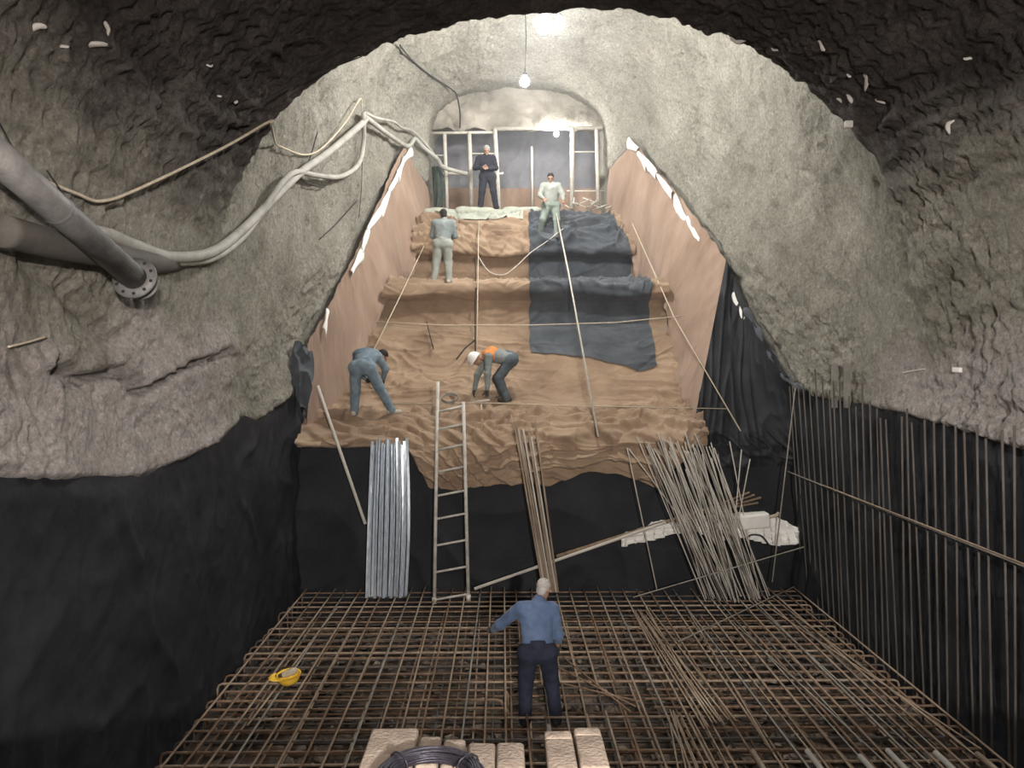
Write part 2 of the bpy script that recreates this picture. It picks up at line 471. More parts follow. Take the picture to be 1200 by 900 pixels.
# lining material: shotcrete on the walls, bare dark earth with tooth marks on the near vault
def lining_material():
    m = bpy.data.materials.new('tunnel_lining'); m.use_nodes = True
    nt = m.node_tree; b = nt.nodes['Principled BSDF']
    b.inputs['Roughness'].default_value = .95; b.inputs['Specular IOR Level'].default_value = .1
    tc = nt.nodes.new('ShaderNodeTexCoord')
    def noise(sc, det=6, rough=.6):
        n = nt.nodes.new('ShaderNodeTexNoise'); n.inputs['Scale'].default_value = sc; n.inputs['Detail'].default_value = det; n.inputs['Roughness'].default_value = rough
        nt.links.new(tc.outputs['Object'], n.inputs['Vector']); return n
    def ramp(src, cols, lo=.3, hi=.7):
        r = nt.nodes.new('ShaderNodeValToRGB'); nt.links.new(src, r.inputs[0]); e = r.color_ramp.elements
        pos = np.linspace(lo, hi, len(cols))
        e[0].position = pos[0]; e[0].color = (*cols[0], 1); e[1].position = pos[-1]; e[1].color = (*cols[-1], 1)
        for p, c in zip(pos[1:-1], cols[1:-1]): e.new(p).color = (*c, 1)
        return r
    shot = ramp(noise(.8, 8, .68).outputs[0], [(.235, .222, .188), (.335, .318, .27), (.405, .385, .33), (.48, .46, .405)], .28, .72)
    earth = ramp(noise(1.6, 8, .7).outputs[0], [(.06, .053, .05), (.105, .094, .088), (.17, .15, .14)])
    sep = nt.nodes.new('ShaderNodeSeparateXYZ'); nt.links.new(tc.outputs['Object'], sep.inputs[0])
    def math_(op, a, bb, clamp=False):
        k = nt.nodes.new('ShaderNodeMath'); k.operation = op; k.use_clamp = clamp
        for i, v in enumerate((a, bb)):
            if isinstance(v, (int, float)): k.inputs[i].default_value = v
            else: nt.links.new(v, k.inputs[i])
        return k.outputs[0]
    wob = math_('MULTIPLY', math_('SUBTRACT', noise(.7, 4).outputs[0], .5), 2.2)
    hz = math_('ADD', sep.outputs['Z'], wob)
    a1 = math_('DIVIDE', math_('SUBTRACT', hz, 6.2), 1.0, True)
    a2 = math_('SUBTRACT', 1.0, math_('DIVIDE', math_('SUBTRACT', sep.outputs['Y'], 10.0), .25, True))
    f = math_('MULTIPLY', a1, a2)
    # paler, pinker tone low on the near walls, ending at the ledge
    pale_low = ramp(noise(1.3, 8, .7).outputs[0], [(.40, .365, .34), (.50, .46, .435), (.58, .545, .52)], .28, .72)
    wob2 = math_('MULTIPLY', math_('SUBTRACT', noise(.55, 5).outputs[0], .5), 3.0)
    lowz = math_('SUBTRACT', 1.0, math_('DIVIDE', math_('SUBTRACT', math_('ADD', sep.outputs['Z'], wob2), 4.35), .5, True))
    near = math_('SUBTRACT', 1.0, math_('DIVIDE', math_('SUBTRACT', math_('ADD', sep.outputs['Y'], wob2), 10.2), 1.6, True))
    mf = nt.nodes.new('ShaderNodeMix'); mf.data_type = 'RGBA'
    nt.links.new(math_('MULTIPLY', lowz, near), mf.inputs[0]); nt.links.new(shot.outputs[0], mf.inputs[6]); nt.links.new(pale_low.outputs[0], mf.inputs[7])
    mx = nt.nodes.new('ShaderNodeMix'); mx.data_type = 'RGBA'
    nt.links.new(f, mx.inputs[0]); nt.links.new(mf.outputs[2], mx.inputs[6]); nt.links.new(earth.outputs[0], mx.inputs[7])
    # coarse sprayed grain: light and dark aggregate specks
    gr = ramp(noise(17, 9, .8).outputs[0], [(.45, .45, .45), (.85, .85, .85), (1.05, 1.05, 1.05), (1.5, 1.48, 1.44)], .34, .66)
    mg = nt.nodes.new('ShaderNodeMix'); mg.data_type = 'RGBA'; mg.blend_type = 'MULTIPLY'; mg.inputs[0].default_value = 1.0
    nt.links.new(mx.outputs[2], mg.inputs[6]); nt.links.new(gr.outputs[0], mg.inputs[7])
    nt.links.new(mg.outputs[2], b.inputs['Base Color'])
    n2 = noise(26, 6, .8)
    bp = nt.nodes.new('ShaderNodeBump'); bp.inputs['Strength'].default_value = 1.0; bp.inputs['Distance'].default_value = .07
    nt.links.new(n2.outputs[0], bp.inputs['Height'])
    n3 = noise(9, 5, .6)
    bp2 = nt.nodes.new('ShaderNodeBump'); bp2.inputs['Strength'].default_value = .6; bp2.inputs['Distance'].default_value = .06
    nt.links.new(n3.outputs[0], bp2.inputs['Height']); nt.links.new(bp.outputs[0], bp2.inputs['Normal'])
    nt.links.new(bp2.outputs[0], b.inputs['Normal'])
    return m
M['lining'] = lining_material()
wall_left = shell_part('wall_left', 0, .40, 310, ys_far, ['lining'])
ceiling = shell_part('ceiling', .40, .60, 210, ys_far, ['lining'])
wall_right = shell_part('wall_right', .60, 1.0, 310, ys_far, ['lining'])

# face wall over the frame and closing wall behind
def flat_wall(name, x0, x1, z0, z1, Y, m, amp=.08, step=.06):
    xs = np.arange(x0, x1 + step, step); zs = np.arange(z0, z1 + step, step)
    Xg, Zg = np.meshgrid(xs, zs, indexing='ij')
    d = fbm(Xg * 1.3, 0 * Xg + Y, Zg * 1.3, 4) * amp + fbm(Xg * 6, 0 * Xg + Y, Zg * 6, 2) * amp * .25
    V = np.stack([Xg, Y - d, Zg + 0], -1).reshape(-1, 3)
    o = obj(name, mesh_np(name, V, grid_faces(len(xs), len(zs)), m))
    return tag(o, kind='structure')
def face_wall():
    xs = np.arange(-2.6, 3.5, .05); zs = np.linspace(0, 1, 40)
    Xg, Tg = np.meshgrid(xs, zs, indexing='ij')
    bottom = 10.95 + perlin(Xg * 2, 0 * Xg, 0 * Xg + 4) * .12 + perlin(Xg * 6, 0 * Xg, 0 * Xg + 4) * .05
    Zg = bottom + Tg * (13.0 - bottom)
    Yg = 22.0 + .55 * (Tg ** .7) - fbm(Xg * 1.5, 0 * Xg, Zg * 1.5, 4) * .12
    V1 = np.stack([Xg, Yg, Zg], -1).reshape(-1, 3)
    V2 = np.stack([Xg[:, 0], Yg[:, 0] + .5, Zg[:, 0] + .1], -1)
    n, k = len(xs), len(zs)
    i = np.arange(n - 1)
    F2 = np.stack([i * k, (i + 1) * k, n * k + i + 1, n * k + i], 1)
    o = obj('wall_face', mesh_np('wall_face', np.concatenate([V1, V2]), np.concatenate([grid_faces(n, k), F2]), 'shotcrete'))
    tag(o, kind='structure')
face_wall()
flat_wall('wall_back', -3, 4, 7.5, 13.5, 25.6, 'shotcrete')

# floor of the pit: mud with loose stones
def pit_floor():
    xs = np.arange(-4.3, 6.1, .07); ys = np.arange(2.0, 14.2, .07)
    Xg, Yg = np.meshgrid(xs, ys, indexing='ij')
    Z = -.52 + fbm(Xg * .8, Yg * .8, 0 * Xg, 3) * .05 + fbm(Xg * 4, Yg * 4, 0 * Xg, 3) * .025
    V = np.stack([Xg, Yg, Z], -1).reshape(-1, 3)
    tag(obj('floor', mesh_np('floor', V, grid_faces(len(xs), len(ys)), 'mud')), kind='structure')
pit_floor()

def rubble():
    parts = []
    ico = np.array([[0, 0, 1], [0, 0, -1], [1, 0, 0], [-1, 0, 0], [0, 1, 0], [0, -1, 0]], float)
    icf = np.array([[0, 2, 4], [0, 4, 3], [0, 3, 5], [0, 5, 2], [1, 4, 2], [1, 3, 4], [1, 5, 3], [1, 2, 5]])
    for k in range(2600):
        s = .02 + .07 * rng.random() ** 3
        V = ico * s * (0.6 + .8 * rng.random((6, 1))) * np.array([1.2, 1, .7])
        a = rng.random() * 6.28
        c, sn = math.cos(a), math.sin(a)
        V = V @ np.array([[c, sn, 0], [-sn, c, 0], [0, 0, 1]])
        parts.append((V + [rng.uniform(-3.8, 5.6), rng.uniform(7.4, 13.8), -.50 + s * .3], icf))
    V, F = merge(parts)
    o = obj('loose_stones', mesh_np('loose_stones', V, F, 'stone', False))
    tag(o, 'small pale stones scattered on the mud under the rebar mat', 'stones', kind='stuff')
rubble()

# ------------------------------------------------------------------ stepped slope and its brown drape
PATH = np.array([
    # Y      z     XL     XR
    [13.74, 2.62, -3.66, 3.66],
    [13.86, 2.86, -3.68, 3.70],
    [14.25, 3.05, -3.68, 3.75],
    [15.5, 3.40, -3.36, 3.75],
    [16.3, 4.02, -3.15, 3.75],
    [17.0, 4.90, -2.95, 3.75],
    [17.42, 5.05, -2.80, 3.74],
    [17.46, 5.66, -2.70, 3.72],     # recessed riser under the lip
    [17.10, 5.76, -2.66, 3.72],
    [17.14, 5.98, -2.58, 3.70],
    [17.5, 6.00, -2.54, 3.66],
    [19.35, 6.22, -2.30, 3.45],
    [19.86, 6.36, -2.28, 3.40],
    [19.90, 7.02, -2.25, 3.35],     # recessed riser under the upper roll
    [19.50, 7.08, -2.25, 3.35],
    [19.58, 7.30, -2.24, 3.33],
    [20.35, 8.06, -2.12, 3.05],
    [20.75, 8.22, -2.05, 2.98]])
seg = np.hypot(np.diff(PATH[:, 0]), np.diff(PATH[:, 1])); PL = np.concatenate([[0], np.cumsum(seg)])
def path_at(v):
    return [np.interp(v, PL, PATH[:, k]) for k in range(4)]
_vv = np.arange(0, PL[-1], .02)
_pp = np.array(path_at(_vv)).T
def _sm(a, n):
    k = np.ones(n) / n
    p = np.concatenate([np.full(n, a[0]), a, np.full(n, a[-1])])
    return np.convolve(p, k, 'same')[n:-n]
_ps = np.stack([_sm(_pp[:, k], 9) for k in range(4)], 1)
_ty = np.gradient(_ps[:, 0]); _tz = np.gradient(_ps[:, 1]); _l = np.hypot(_ty, _tz)
_ny, _nz = -_tz / _l, _ty / _l            # outward normal: up / toward the camera

def steps_solid():
    P = [(13.95, ZB), (13.95, 2.7), (14.3, 2.9), (15.55, 3.25), (16.4, 3.85), (17.1, 4.75), (17.56, 4.9), (17.58, 5.75), (19.4, 6.05), (19.96, 6.2), (20.0, 7.2), (20.42, 7.9), (20.8, 8.1), (26, 8.1), (26, ZB)]
    n = len(P)
    V = [(x, y, z) for x in (-4.3, 3.9) for (y, z) in P]
    F = [np.array([[i, (i + 1) % n, n + (i + 1) % n, n + i] for i in range(n)])]
    o = obj('floor_steps', mesh_np('floor_steps', V, F, 'concrete', False))
    tag(o, kind='structure')
steps_solid()

HEM = [(362, 514), (385, 516), (410, 518), (478, 522), (490, 545), (503, 570), (530, 573), (560, 570), (600, 566), (640, 568), (690, 552), (728, 556), (770, 571), (795, 545), (822, 500)]
HX = [(at(x, y, 13.72).x) for x, y in HEM]; HZ = [at(x, y, 13.72).z for x, y in HEM]

def folds(X, v, Yv):
    """sharp cloth folds: sparse sagging ridges with quiet areas between them, crossing creases"""
    o = 0 * X
    wx = perlin(X * .55, v * .7, o + 2) * 1.1
    wy = perlin(X * .5 + 4, v * .6, o + 5) * .9
    m1 = sstep(-.25, .35, perlin(X * .6 + 2, v * .8 + 1, o + 11))
    m2 = sstep(-.1, .4, perlin(X * .8 + 7, v * 1.0, o + 12))
    m3 = sstep(-.1, .4, perlin(X * .7 + 1, v * .9 + 5, o + 13))
    a = ridged(X * .45 + wx, v * 1.9 + wy * 1.3, o)
    b = ridged(X * 1.0 + v * .9 + wy, v * 2.6 - X * .9 + wx, o + 7)
    c = ridged(X * 1.0 - v * .9 + wx, v * 2.6 + X * .9 + wy, o + 4)
    d = ridged(X * 2.0 + wx * 2, v * 5.0 + wy * 2, o + 9)
    e = ridged(X * .8 + wy, v * 1.5 + wx * 1.2, o + 15)
    return a ** 4 * .8 + b ** 6 * .65 * m2 + c ** 6 * .65 * m3 + d ** 4 * .25 * m1 - e ** 8 * .5

def sag_edges(X, v):
    return perlin(X * .55 + 1.7, 0 * X + 3.3, v * .5) * 1.3

def swags(X, v):
    """bunched swag folds, long curved ridges hanging between pinch points"""
    o = 0 * X
    ph = v * 2.7 + .95 * np.cos(X * 1.35 + .6) + .5 * np.cos(X * 2.7 + 2) + perlin(X * .45, v * .6, o + 21) * 1.3 + perlin(X * 1.6, v * 1.6, o + 22) * .35
    saw = lambda t: (1 - (t - np.floor(t))) ** 1.1 * sstep(0, .16, t - np.floor(t))
    r1 = saw(ph)
    ph2 = v * 3.4 - 1.2 * np.cos(X * 1.0 + 2.2) + X * 1.1 + perlin(X * .5, v * .7, o + 27) * 1.5 + perlin(X * 1.8, v * 1.8, o + 28) * .35
    r2 = saw(ph2)
    m = sstep(-.16, .16, perlin(X * .55 + 6, v * .8, o + 31))
    fade = .55 + .45 * sstep(-.4, .3, perlin(X * 1.1, v * 1.4, o + 35))
    return (r1 * m * .8 + r2 * (1 - m) * .8) * fade + .12 * saw(ph * 2.3 + X)

PV = dict(lip1=PL[9], riser1=PL[6], lip2=PL[15], riser2=PL[12], brow=PL[4])
def drape(name, xa, xb, v0, v1, off, m, hem=False, amp=1.0, nx=260, dv=.028, wob=0.0, ragged=None):
    """cloth lying on the stepped path; xa/xb give its sides as (v, X) polylines, ragged moves its lower edge"""
    nv = int((v1 - v0) / dv)
    U = np.linspace(0, 1, nx)
    T = np.linspace(0, 1, nv)
    vlow = np.full(nx, float(v0))
    if ragged is not None: vlow = vlow + np.interp(U, *zip(*ragged)) + .04 * perlin(U * 14, 0 * U, 0 * U + 2)
    Vg = vlow[:, None] + (v1 - vlow)[:, None] * T[None]
    Ug = np.repeat(U[:, None], nv, 1)
    I = lambda arr: np.interp(Vg, _vv, arr)
    Yg, Zg, NY, NZ = I(_ps[:, 0]), I(_ps[:, 1]), I(_ny), I(_nz)
    xl = I(_ps[:, 2]) - .12; xr = I(_ps[:, 3]) + .12
    if xa is None: Xg = xl + (xr - xl) * Ug
    else:
        A = np.interp(Vg, *zip(*xa)) + wob * perlin(Vg * 2.2, 0 * Vg + 1, 0 * Vg)
        B = np.interp(Vg, *zip(*xb)) + wob * perlin(Vg * 2.6, 0 * Vg + 9, 0 * Vg)
        Xg = A + (B - A) * Ug
    l1, r1, l2, r2, br = PV['lip1'], PV['riser1'], PV['lip2'], PV['riser2'], PV['brow']
    z_amp = np.interp(Vg, [0, .9, 1.7, 2.6, br, r1, r1 + .5, l1 - .15, l1, l1 + .5, r2 - .4, r2 + .4, l2 - .2, l2, l2 + .9, PL[-1]], [.10, .14, .16, .12, .09, .04, .03, .03, .10, .13, .09, .03, .04, .17, .22, .12])
    quiet = 1 - .8 * np.exp(-((Xg - 1.7) / 1.5) ** 2) * sstep(1.0, 1.7, Vg) * (1 - sstep(r1 - .6, r1, Vg))
    left = 1 + .8 * np.exp(-((Xg - xl) / 1.0) ** 2) * (Vg > l1)
    d = folds(Xg, Vg, Yg) * z_amp * quiet * amp * left
    # bunched cloth at the front edge and over both lips
    zone = (1 - sstep(.75, 1.7, Vg)) * .20 + .15 * np.exp(-((Vg - l2 - .3) / .5) ** 2) + .05 * np.exp(-((Vg - l1 - .05) / .2) ** 2)
    zone = zone + .05 * (1 - sstep(1.2, 2.4, Vg)) * (1 - quiet * .3)
    d = d + swags(Xg, Vg) * zone * amp + .025 * fbm(Xg * 1.1, Vg * 1.1, 0 * Xg, 3) + off
    Yg = Yg + NY * d; Zg = Zg + NZ * d
    # the lips sag unevenly
    Zg = Zg + .16 * sag_edges(Xg, 0 * Vg) * np.exp(-((Vg - l1 + .15) / .22) ** 2) + .20 * sag_edges(Xg + 7, 0 * Vg) * np.exp(-((Vg - l2 + .15) / .25) ** 2)
    V = np.stack([Xg, Yg, Zg], -1)
    if hem:
        kh = 60
        Th = np.linspace(1, 0, kh, endpoint=False)
        hz = np.interp(Xg[:, 0], HX, HZ) + .05 * perlin(Xg[:, 0] * 3, 0 * Xg[:, 0], 0 * Xg[:, 0])
        top = V[:, 0, :]
        TT = Th[None, :]
        zf = top[:, 2:3] + (hz[:, None] - top[:, 2:3]) * TT
        xf = np.repeat(top[:, 0:1], kh, 1)
        vv = -(top[:, 2:3] - zf)
        dd = folds(xf, vv, 0 * xf) * .10 + swags(xf, vv) * .26 + .025 * fbm(xf * 1.1, vv * 1.1, 0 * xf, 3)
        fl = np.stack([xf, 13.74 - off - dd - .05 * np.sin(np.pi * np.clip(TT, 0, 1)), zf], -1)
        bl = (1 - sstep(0, .25, TT))[..., None]
        fl[..., 1:2] = fl[..., 1:2] * (1 - bl) + top[:, None, 1:2] * bl
        V = np.concatenate([fl, V], 1); nv += kh
    return mesh_np(name, V.reshape(-1, 3), grid_faces(nx, nv), m)

cloth = obj('brown_geotextile', drape('brown_geotextile', None, None, 0, PL[-1], .02, 'brown', hem=True, nx=330))
tag(cloth, 'wide crumpled brown geotextile draped down the stepped slope', 'cloth')
# charcoal strips on the right half of the risers
c1 = obj('charcoal_geotextile', drape('charcoal_geotextile', [(0, .66), (16, .72)], [(0, 3.5), (PL[11], 3.48), (PL[14], 3.36), (PL[16], 3.02), (16, 2.9)], PL[11] - .5, PL[-1] - .02, .05, 'charcoal', nx=150, amp=1.1, wob=.05))
tag(c1, 'charcoal geotextile strip on the upper riser, just below the scaffold frame', 'cloth', 'charcoal strips on the slope')
c2 = obj('charcoal_geotextile', drape('charcoal_geotextile', [(0, .60), (16, .68)], [(0, 3.36), (PL[6], 3.42), (16, 3.62)], PL[4] + .2, PL[11] - .56, .05, 'charcoal', nx=150, amp=1.1, wob=.06, ragged=[(0, .28), (.25, .22), (.5, .10), (.75, -.1), (.85, -.25), (.93, -.2), (1, -.1)]))
tag(c2, 'charcoal geotextile strip hanging down the lower riser above the bright landing', 'cloth', 'charcoal strips on the slope')

# ------------------------------------------------------------------ side sheets on the slope (ruled between toe and upper edge)
def lerp_poly(P, t):
    P = np.array(P, float)
    L = np.concatenate([[0], np.cumsum(np.linalg.norm(np.diff(P, axis=0), axis=1))]); L /= L[-1]
    return np.stack([np.interp(t, L, P[:, k]) for k in range(3)], -1)

def ruled(name, toe, edge, m, side, nu=200, nv=90, amp=.03, sgn=1, jag=.05):
    t = np.linspace(0, 1, nu); s = np.linspace(0, 1, nv)
    A = lerp_poly(toe, t); B = lerp_poly(edge, t)
    B = B + np.stack([0 * t, 0 * t, jag * perlin(t * 26, 0 * t, 0 * t + side)], -1)
    V = A[:, None] + (B - A)[:, None] * s[None, :, None]
    du = np.gradient(V, axis=0); dv = np.gradient(V, axis=1)
    N = np.cross(du, dv); N /= np.linalg.norm(N, axis=2)[..., None] + 1e-9
    if np.mean(N[..., 0]) * side > 0: N = -N
    X, Y, Z = V[..., 0], V[..., 1], V[..., 2]
    # vertical soft creases
    q = ridged(Y * 2.4 + perlin(Y * .7, Z * .5, 0 * Y) * 1.0, Z * .30, 0 * Y + side) ** 2
    q2 = ridged(Y * 5.2 + 3, Z * .6, 0 * Y + side + 5) ** 2
    d = q * amp + q2 * amp * .5 + fbm(X * .9, Y * .9, Z * .9, 3) * amp * 1.2
    low = np.exp(-(s / .12) ** 2)[None, :]
    d = d + low * amp * 2.2 * ridged(Y * 3.1, Z * 2.3, 0 * Y + 2) ** 2
    V = V + N * d[..., None]
    return mesh_np(name, V.reshape(-1, 3), grid_faces(nu, nv), m), B

def wpt(side, Y, dz=0.0, off=.12):
    z = float(zedge(side, Y)) + dz
    return (float(wallx(side, Y, z)) - side * off, Y, z)

toeL = [(-3.66, 13.92, 2.7), (-3.55, 14.6, 2.95), (-3.4, 15.5, 3.2), (-3.2, 16.3, 3.85), (-3.0, 16.95, 4.75), (-2.78, 17.2, 5.4), (-2.62, 17.4, 5.8), (-2.36, 19.35, 6.05), (-2.28, 19.6, 7.0), (-2.15, 20.35, 7.9), (-2.08, 21.0, 8.1), (-2.02, 21.5, 8.1)]
edgeL = [wpt(-1, y) for y in (14.15, 14.6, 15.3, 16, 17, 17.8, 18.6, 19.4, 20.3)] + [(-2.1, 21.35, 9.1)]
sl = thing('brown_wall_sheet', (-3.4, 15.5, 3.0), 'brown geotextile sheet covering the left side wall of the slope', 'cloth', 'brown side sheets')
me, BL = ruled('sheet', toeL, edgeL, 'pink', -1)
V = np.array([v.co[:] for v in me.vertices]) - np.array(sl.location)
me.vertices.foreach_set('co', V.astype(np.float32).ravel()); obj('sheet', me, sl)

toeR = [(3.68, 14.25, 2.85), (3.78, 15.0, 3.1), (3.8, 16.3, 3.9), (3.8, 16.95, 4.75), (3.76, 17.15, 5.4), (3.72, 17.4, 5.75), (3.5, 19.35, 6.05), (3.4, 19.6, 7.0), (3.1, 20.35, 7.9), (3.0, 21.0, 8.1), (2.95, 21.5, 8.1)]
edgeR = [wpt(1, y) for y in (16.25, 16.8, 17.5, 18.2, 19, 19.8, 20.4)] + [(3.05, 21.3, 9.6)]
sr = thing('brown_wall_sheet', (3.8, 16.5, 3.2), 'brown geotextile sheet covering the right side wall of the slope', 'cloth', 'brown side sheets')
me, BR = ruled('sheet', toeR, edgeR, 'pink', 1)
V = np.array([v.co[:] for v in me.vertices]) - np.array(sr.location)
me.vertices.foreach_set('co', V.astype(np.float32).ravel()); obj('sheet', me, sr)

# white fleece turned over along the upper edge, in separate flaps
def edge_flap(root, pa, pb, wdt, side, k):
    """flat ribbon of fleece folded over the edge, cut slantwise at its end"""
    pa = np.array(pa); pb = np.array(pb)
    n = 7
    t = np.linspace(0, 1, n)
    P = pa + (pb - pa) * t[:, None]
    kk = (k * 37) % 5 / 4
    wd = wdt * np.interp(t, [0, .55, 1], [.25 + .3 * kk, .7, 1.0]) if k % 2 else wdt * np.interp(t, [0, .4, 1], [1.0, .75, .3 + .3 * kk])
    rows = []
    for s, outx in ((-.22, .015), (0, .05), (.5, .06), (1, .05)):
        rows.append(P + np.stack([-side * (outx + .015 * np.sin(t * 5 + k + s * 2)) + 0 * t, 0 * t, -s * wd], 1))
    V = np.stack(rows, 1).reshape(-1, 3)
    o = wpart('edge_flap', V, grid_faces(n, 4), 'white', root)
    o['label'] = 'white fleece edge turned over the brown sheet'
    o.modifiers.new('solid', 'SOLIDIFY').thickness = .012
def flaps(root, pxs, side):
    for k, (x0, y0, x1, y1, wd) in enumerate(pxs):
        pts = []
        for (x, y) in ((x0, y0), (x1, y1)):
            p = on_shell(x, y, .19)
            pts.append((p.x, p.y, p.z))
        edge_flap(root, pts[0], pts[1], wd, side, k)
flaps(sl, [(366, 386, 371, 362, .20), (399, 318, 413, 292, .24), (412, 292, 420, 268, .22), (419, 268, 436, 242, .22), (436, 244, 446, 222, .30), (446, 222, 456, 203, .24), (456, 203, 464, 184, .26), (463, 186, 473, 174, .2)], -1)
flaps(sr, [(746, 163, 757, 174, .26), (758, 178, 768, 190, .26), (769, 189, 780, 203, .26), (780, 204, 799, 226, .20), (801, 230, 815, 256, .34), (816, 254, 836, 290, .22), (845, 302, 862, 330, .26), (872, 344, 884, 376, .30)], 1)

# ------------------------------------------------------------------ black membranes
def wall_membrane(side, y0, y1, label):
    ys = np.arange(y0, y1, .05); s = np.linspace(0, 1, 110)
    Yg, Sg = np.meshgrid(ys, s, indexing='ij')
    ztop = zedge(side, Yg) + .015 + .05 * perlin(Yg * 1.7, 0 * Yg, 0 * Yg + 3)
    Z = -.6 + (ztop + .6) * Sg
    X = wallx(side, Yg, Z)
    wr = ridged(Yg * 1.1 + perlin(Yg * .6, Z * .6, 0 * Z) * 1.2, Z * .5, 0 * Z + side * 3) ** 2 * .05
    wr = wr + ridged(Yg * 2.6, Z * 1.4 + 4, 0 * Z) ** 2 * .02 + fbm(Yg * .7, Z * .7, 0 * Z + 9, 4) * .06
    back = sstep(12.0, 13.8, Yg)
    wr = wr + back * ridged(Yg * 3.4 + Z * .4, Z * .35, 0 * Z + 6) ** 2 * .09
    top = np.exp(-((Z - ztop) / .18) ** 2)
    X = X - side * (.02 + np.clip(wr, -.02, .2) * (1 - .5 * top))
    V = np.stack([X, Yg, Z], -1).reshape(-1, 3)
    nm = 'black_membrane'
    o = obj(nm, mesh_np(nm, V, grid_faces(len(ys), len(s)), 'black'))
    return tag(o, label, 'membrane', 'black membranes around the pit')
wall_membrane(-1, 2.0, 14.2, 'black membrane hung on the left wall under the bulging pale lining')
wall_membrane(1, 2.0, 13.95, 'black membrane hung on the right wall behind the upright bars')

def back_membrane():
    xs = np.arange(-3.95, 5.62, .045); s = np.linspace(0, 1, 80)
    Xg, Sg = np.meshgrid(xs, s, indexing='ij')
    Z = -.6 + 3.28 * Sg
    Y = 13.90 - ridged(Xg * .8 + perlin(Xg * .5, Z * .5, 0 * Z) * .8, Z * .7, 0 * Z + 1) ** 2 * .05 - fbm(Xg * .8, Z * .8, 0 * Z, 3) * .02
    # slumped heap at the right foot
    hp = np.exp(-((Xg - 2.9) / .9) ** 2) * .28 + np.exp(-((Xg - 4.3) / .8) ** 2) * .28
    Y = Y - hp * (1 - sstep(.75, 1.25, Z)) - .04
    Y = np.minimum(Y, 13.9)
    V = np.stack([Xg, Y, Z], -1).reshape(-1, 3)
    o = obj('black_membrane', mesh_np('black_membrane', V, grid_faces(len(xs), len(s)), 'black'))
    tag(o, 'black membrane on the first riser behind the ladder', 'membrane', 'black membranes around the pit')
back_membrane()

def gusset():
    n, k = 90, 110
    t = np.linspace(0, 1, n); s = np.linspace(0, 1, k)
    e = [wpt(1, 16.35, -.02, .10), wpt(1, 15.9), wpt(1, 15.3), wpt(1, 14.6), wpt(1, 13.95)]
    B = lerp_poly(e, t)
    A = lerp_poly([(3.45, 13.84, 2.35), (4.3, 13.84, 2.3), (5.5, 13.8, 2.3)], t)
    V = A[:, None] + (B - A)[:, None] * s[None, :, None]
    bulge = .25 * np.sin(np.pi * s)[None, :] * np.sin(np.pi * t)[:, None]
    V[..., 1] += bulge * .5
    T, S = np.meshgrid(t, s, indexing='ij')
    d = ridged(T * 1.7 + perlin(T * 2, S * 1.5, 0 * S) * .8, S * 1.0, 0 * S + 2) ** 2 * .17 + ridged(T * 7, S * 2.5 + T * 3, 0 * S + 5) ** 2 * .05 + fbm(T * 3, S * 3, 0 * S, 3) * .04
    low = np.exp(-((S - .12) / .15) ** 2)
    d = d + low * ridged(T * 3, S * 8 + T * 2, 0 * S + 8) ** 2 * .16
    V[..., 1] -= d; V[..., 0] -= d * .3
    o = obj('black_membrane', mesh_np('black_membrane', V.reshape(-1, 3), grid_faces(n, k), 'black'))
    tag(o, 'black membrane gusset hanging between the right brown sheet and the upright bars', 'membrane', 'black membranes around the pit')
    # rolled hem along the upper edge
    P = spline([Vector(p) + Vector((-.05, -.03, .02)) for p in [wpt(1, 15.4), wpt(1, 14.9, .03), wpt(1, 14.4, -.04), wpt(1, 13.9, .0), wpt(1, 13.3, .05)]], 8)
    V, F = tube_vf(P, [.05 + .025 * math.sin(i * .9) for i in range(len(P))], 8)
    r = obj('rolled_hem', mesh_np('rolled_hem', V - np.array(o.location), F, 'charcoal'), o)
gusset()
def left_flap():
    n, k = 40, 50
    t = np.linspace(0, 1, n); s = np.linspace(0, 1, k)
    T, S = np.meshgrid(t, s, indexing='ij')
    p0, p1 = at(336, 430, 13.75), at(366, 425, 13.75)
    wdt = .45 + .55 * np.sin(np.pi * (.15 + .7 * S))
    X = (p0.x + p1.x) / 2 + (p1.x - p0.x) * (T - .5) * wdt + .12 * (S - .4)
    Z = 3.5 + 1.05 * S + .10 * np.sin(T * 4 + 1) + .06 * perlin(T * 4, S * 3, 0 * S)
    Y = 13.8 - .16 * ridged(T * 2.4 + S * 1.5, S * 1.8 - T, 0 * S + 3) ** 2 - .16 * np.sin(T * np.pi) * np.sin(S * np.pi)
    V = np.stack([X, Y, Z], -1).reshape(-1, 3)
    o = obj('membrane_flap', mesh_np('membrane_flap', V, grid_faces(n, k), 'charcoal'))
    tag(o, 'crumpled dark flap of membrane at the lower end of the left brown sheet', 'membrane')
left_flap()

# ------------------------------------------------------------------ lamps
def lamp(p, r, label, glow='bulb', cable_top=None):
    p = Vector(p)
    t = thing('hanging_lamp', p, label, 'lamp', 'lamps in the tunnel')
    prof = [(0.001, -r), (r * .5, -r * .87), (r * .87, -r * .5), (r, 0), (r * .9, r * .45), (r * .6, r * .85), (r * .42, r * 1.1)]
    V, F = lathe_vf(prof, 20)
    wpart('bulb', V + np.array(p), F, glow, t)
    V, F = lathe_vf([(r * .42, r * 1.1), (r * .5, r * 1.12), (r * .5, r * 1.75), (r * .2, r * 2.0), (.001, r * 2.0)], 16)
    wpart('socket', V + np.array(p), F, 'wire', t)
    top = Vector(cable_top) if cable_top else Vector((p.x, p.y, float(stat(p.y, 6)) + .05))
    V, F = tube_vf([p + Vector((0, 0, r * 1.9)), (p + top) / 2 + Vector((.03, 0, 0)), top], .012, 6)
    wpart('cable', V, F, 'wire', t)
    return t
lamp(at(637, 30, 14.0), .15, 'largest of the glaring hanging lamps under the dark vault edge')
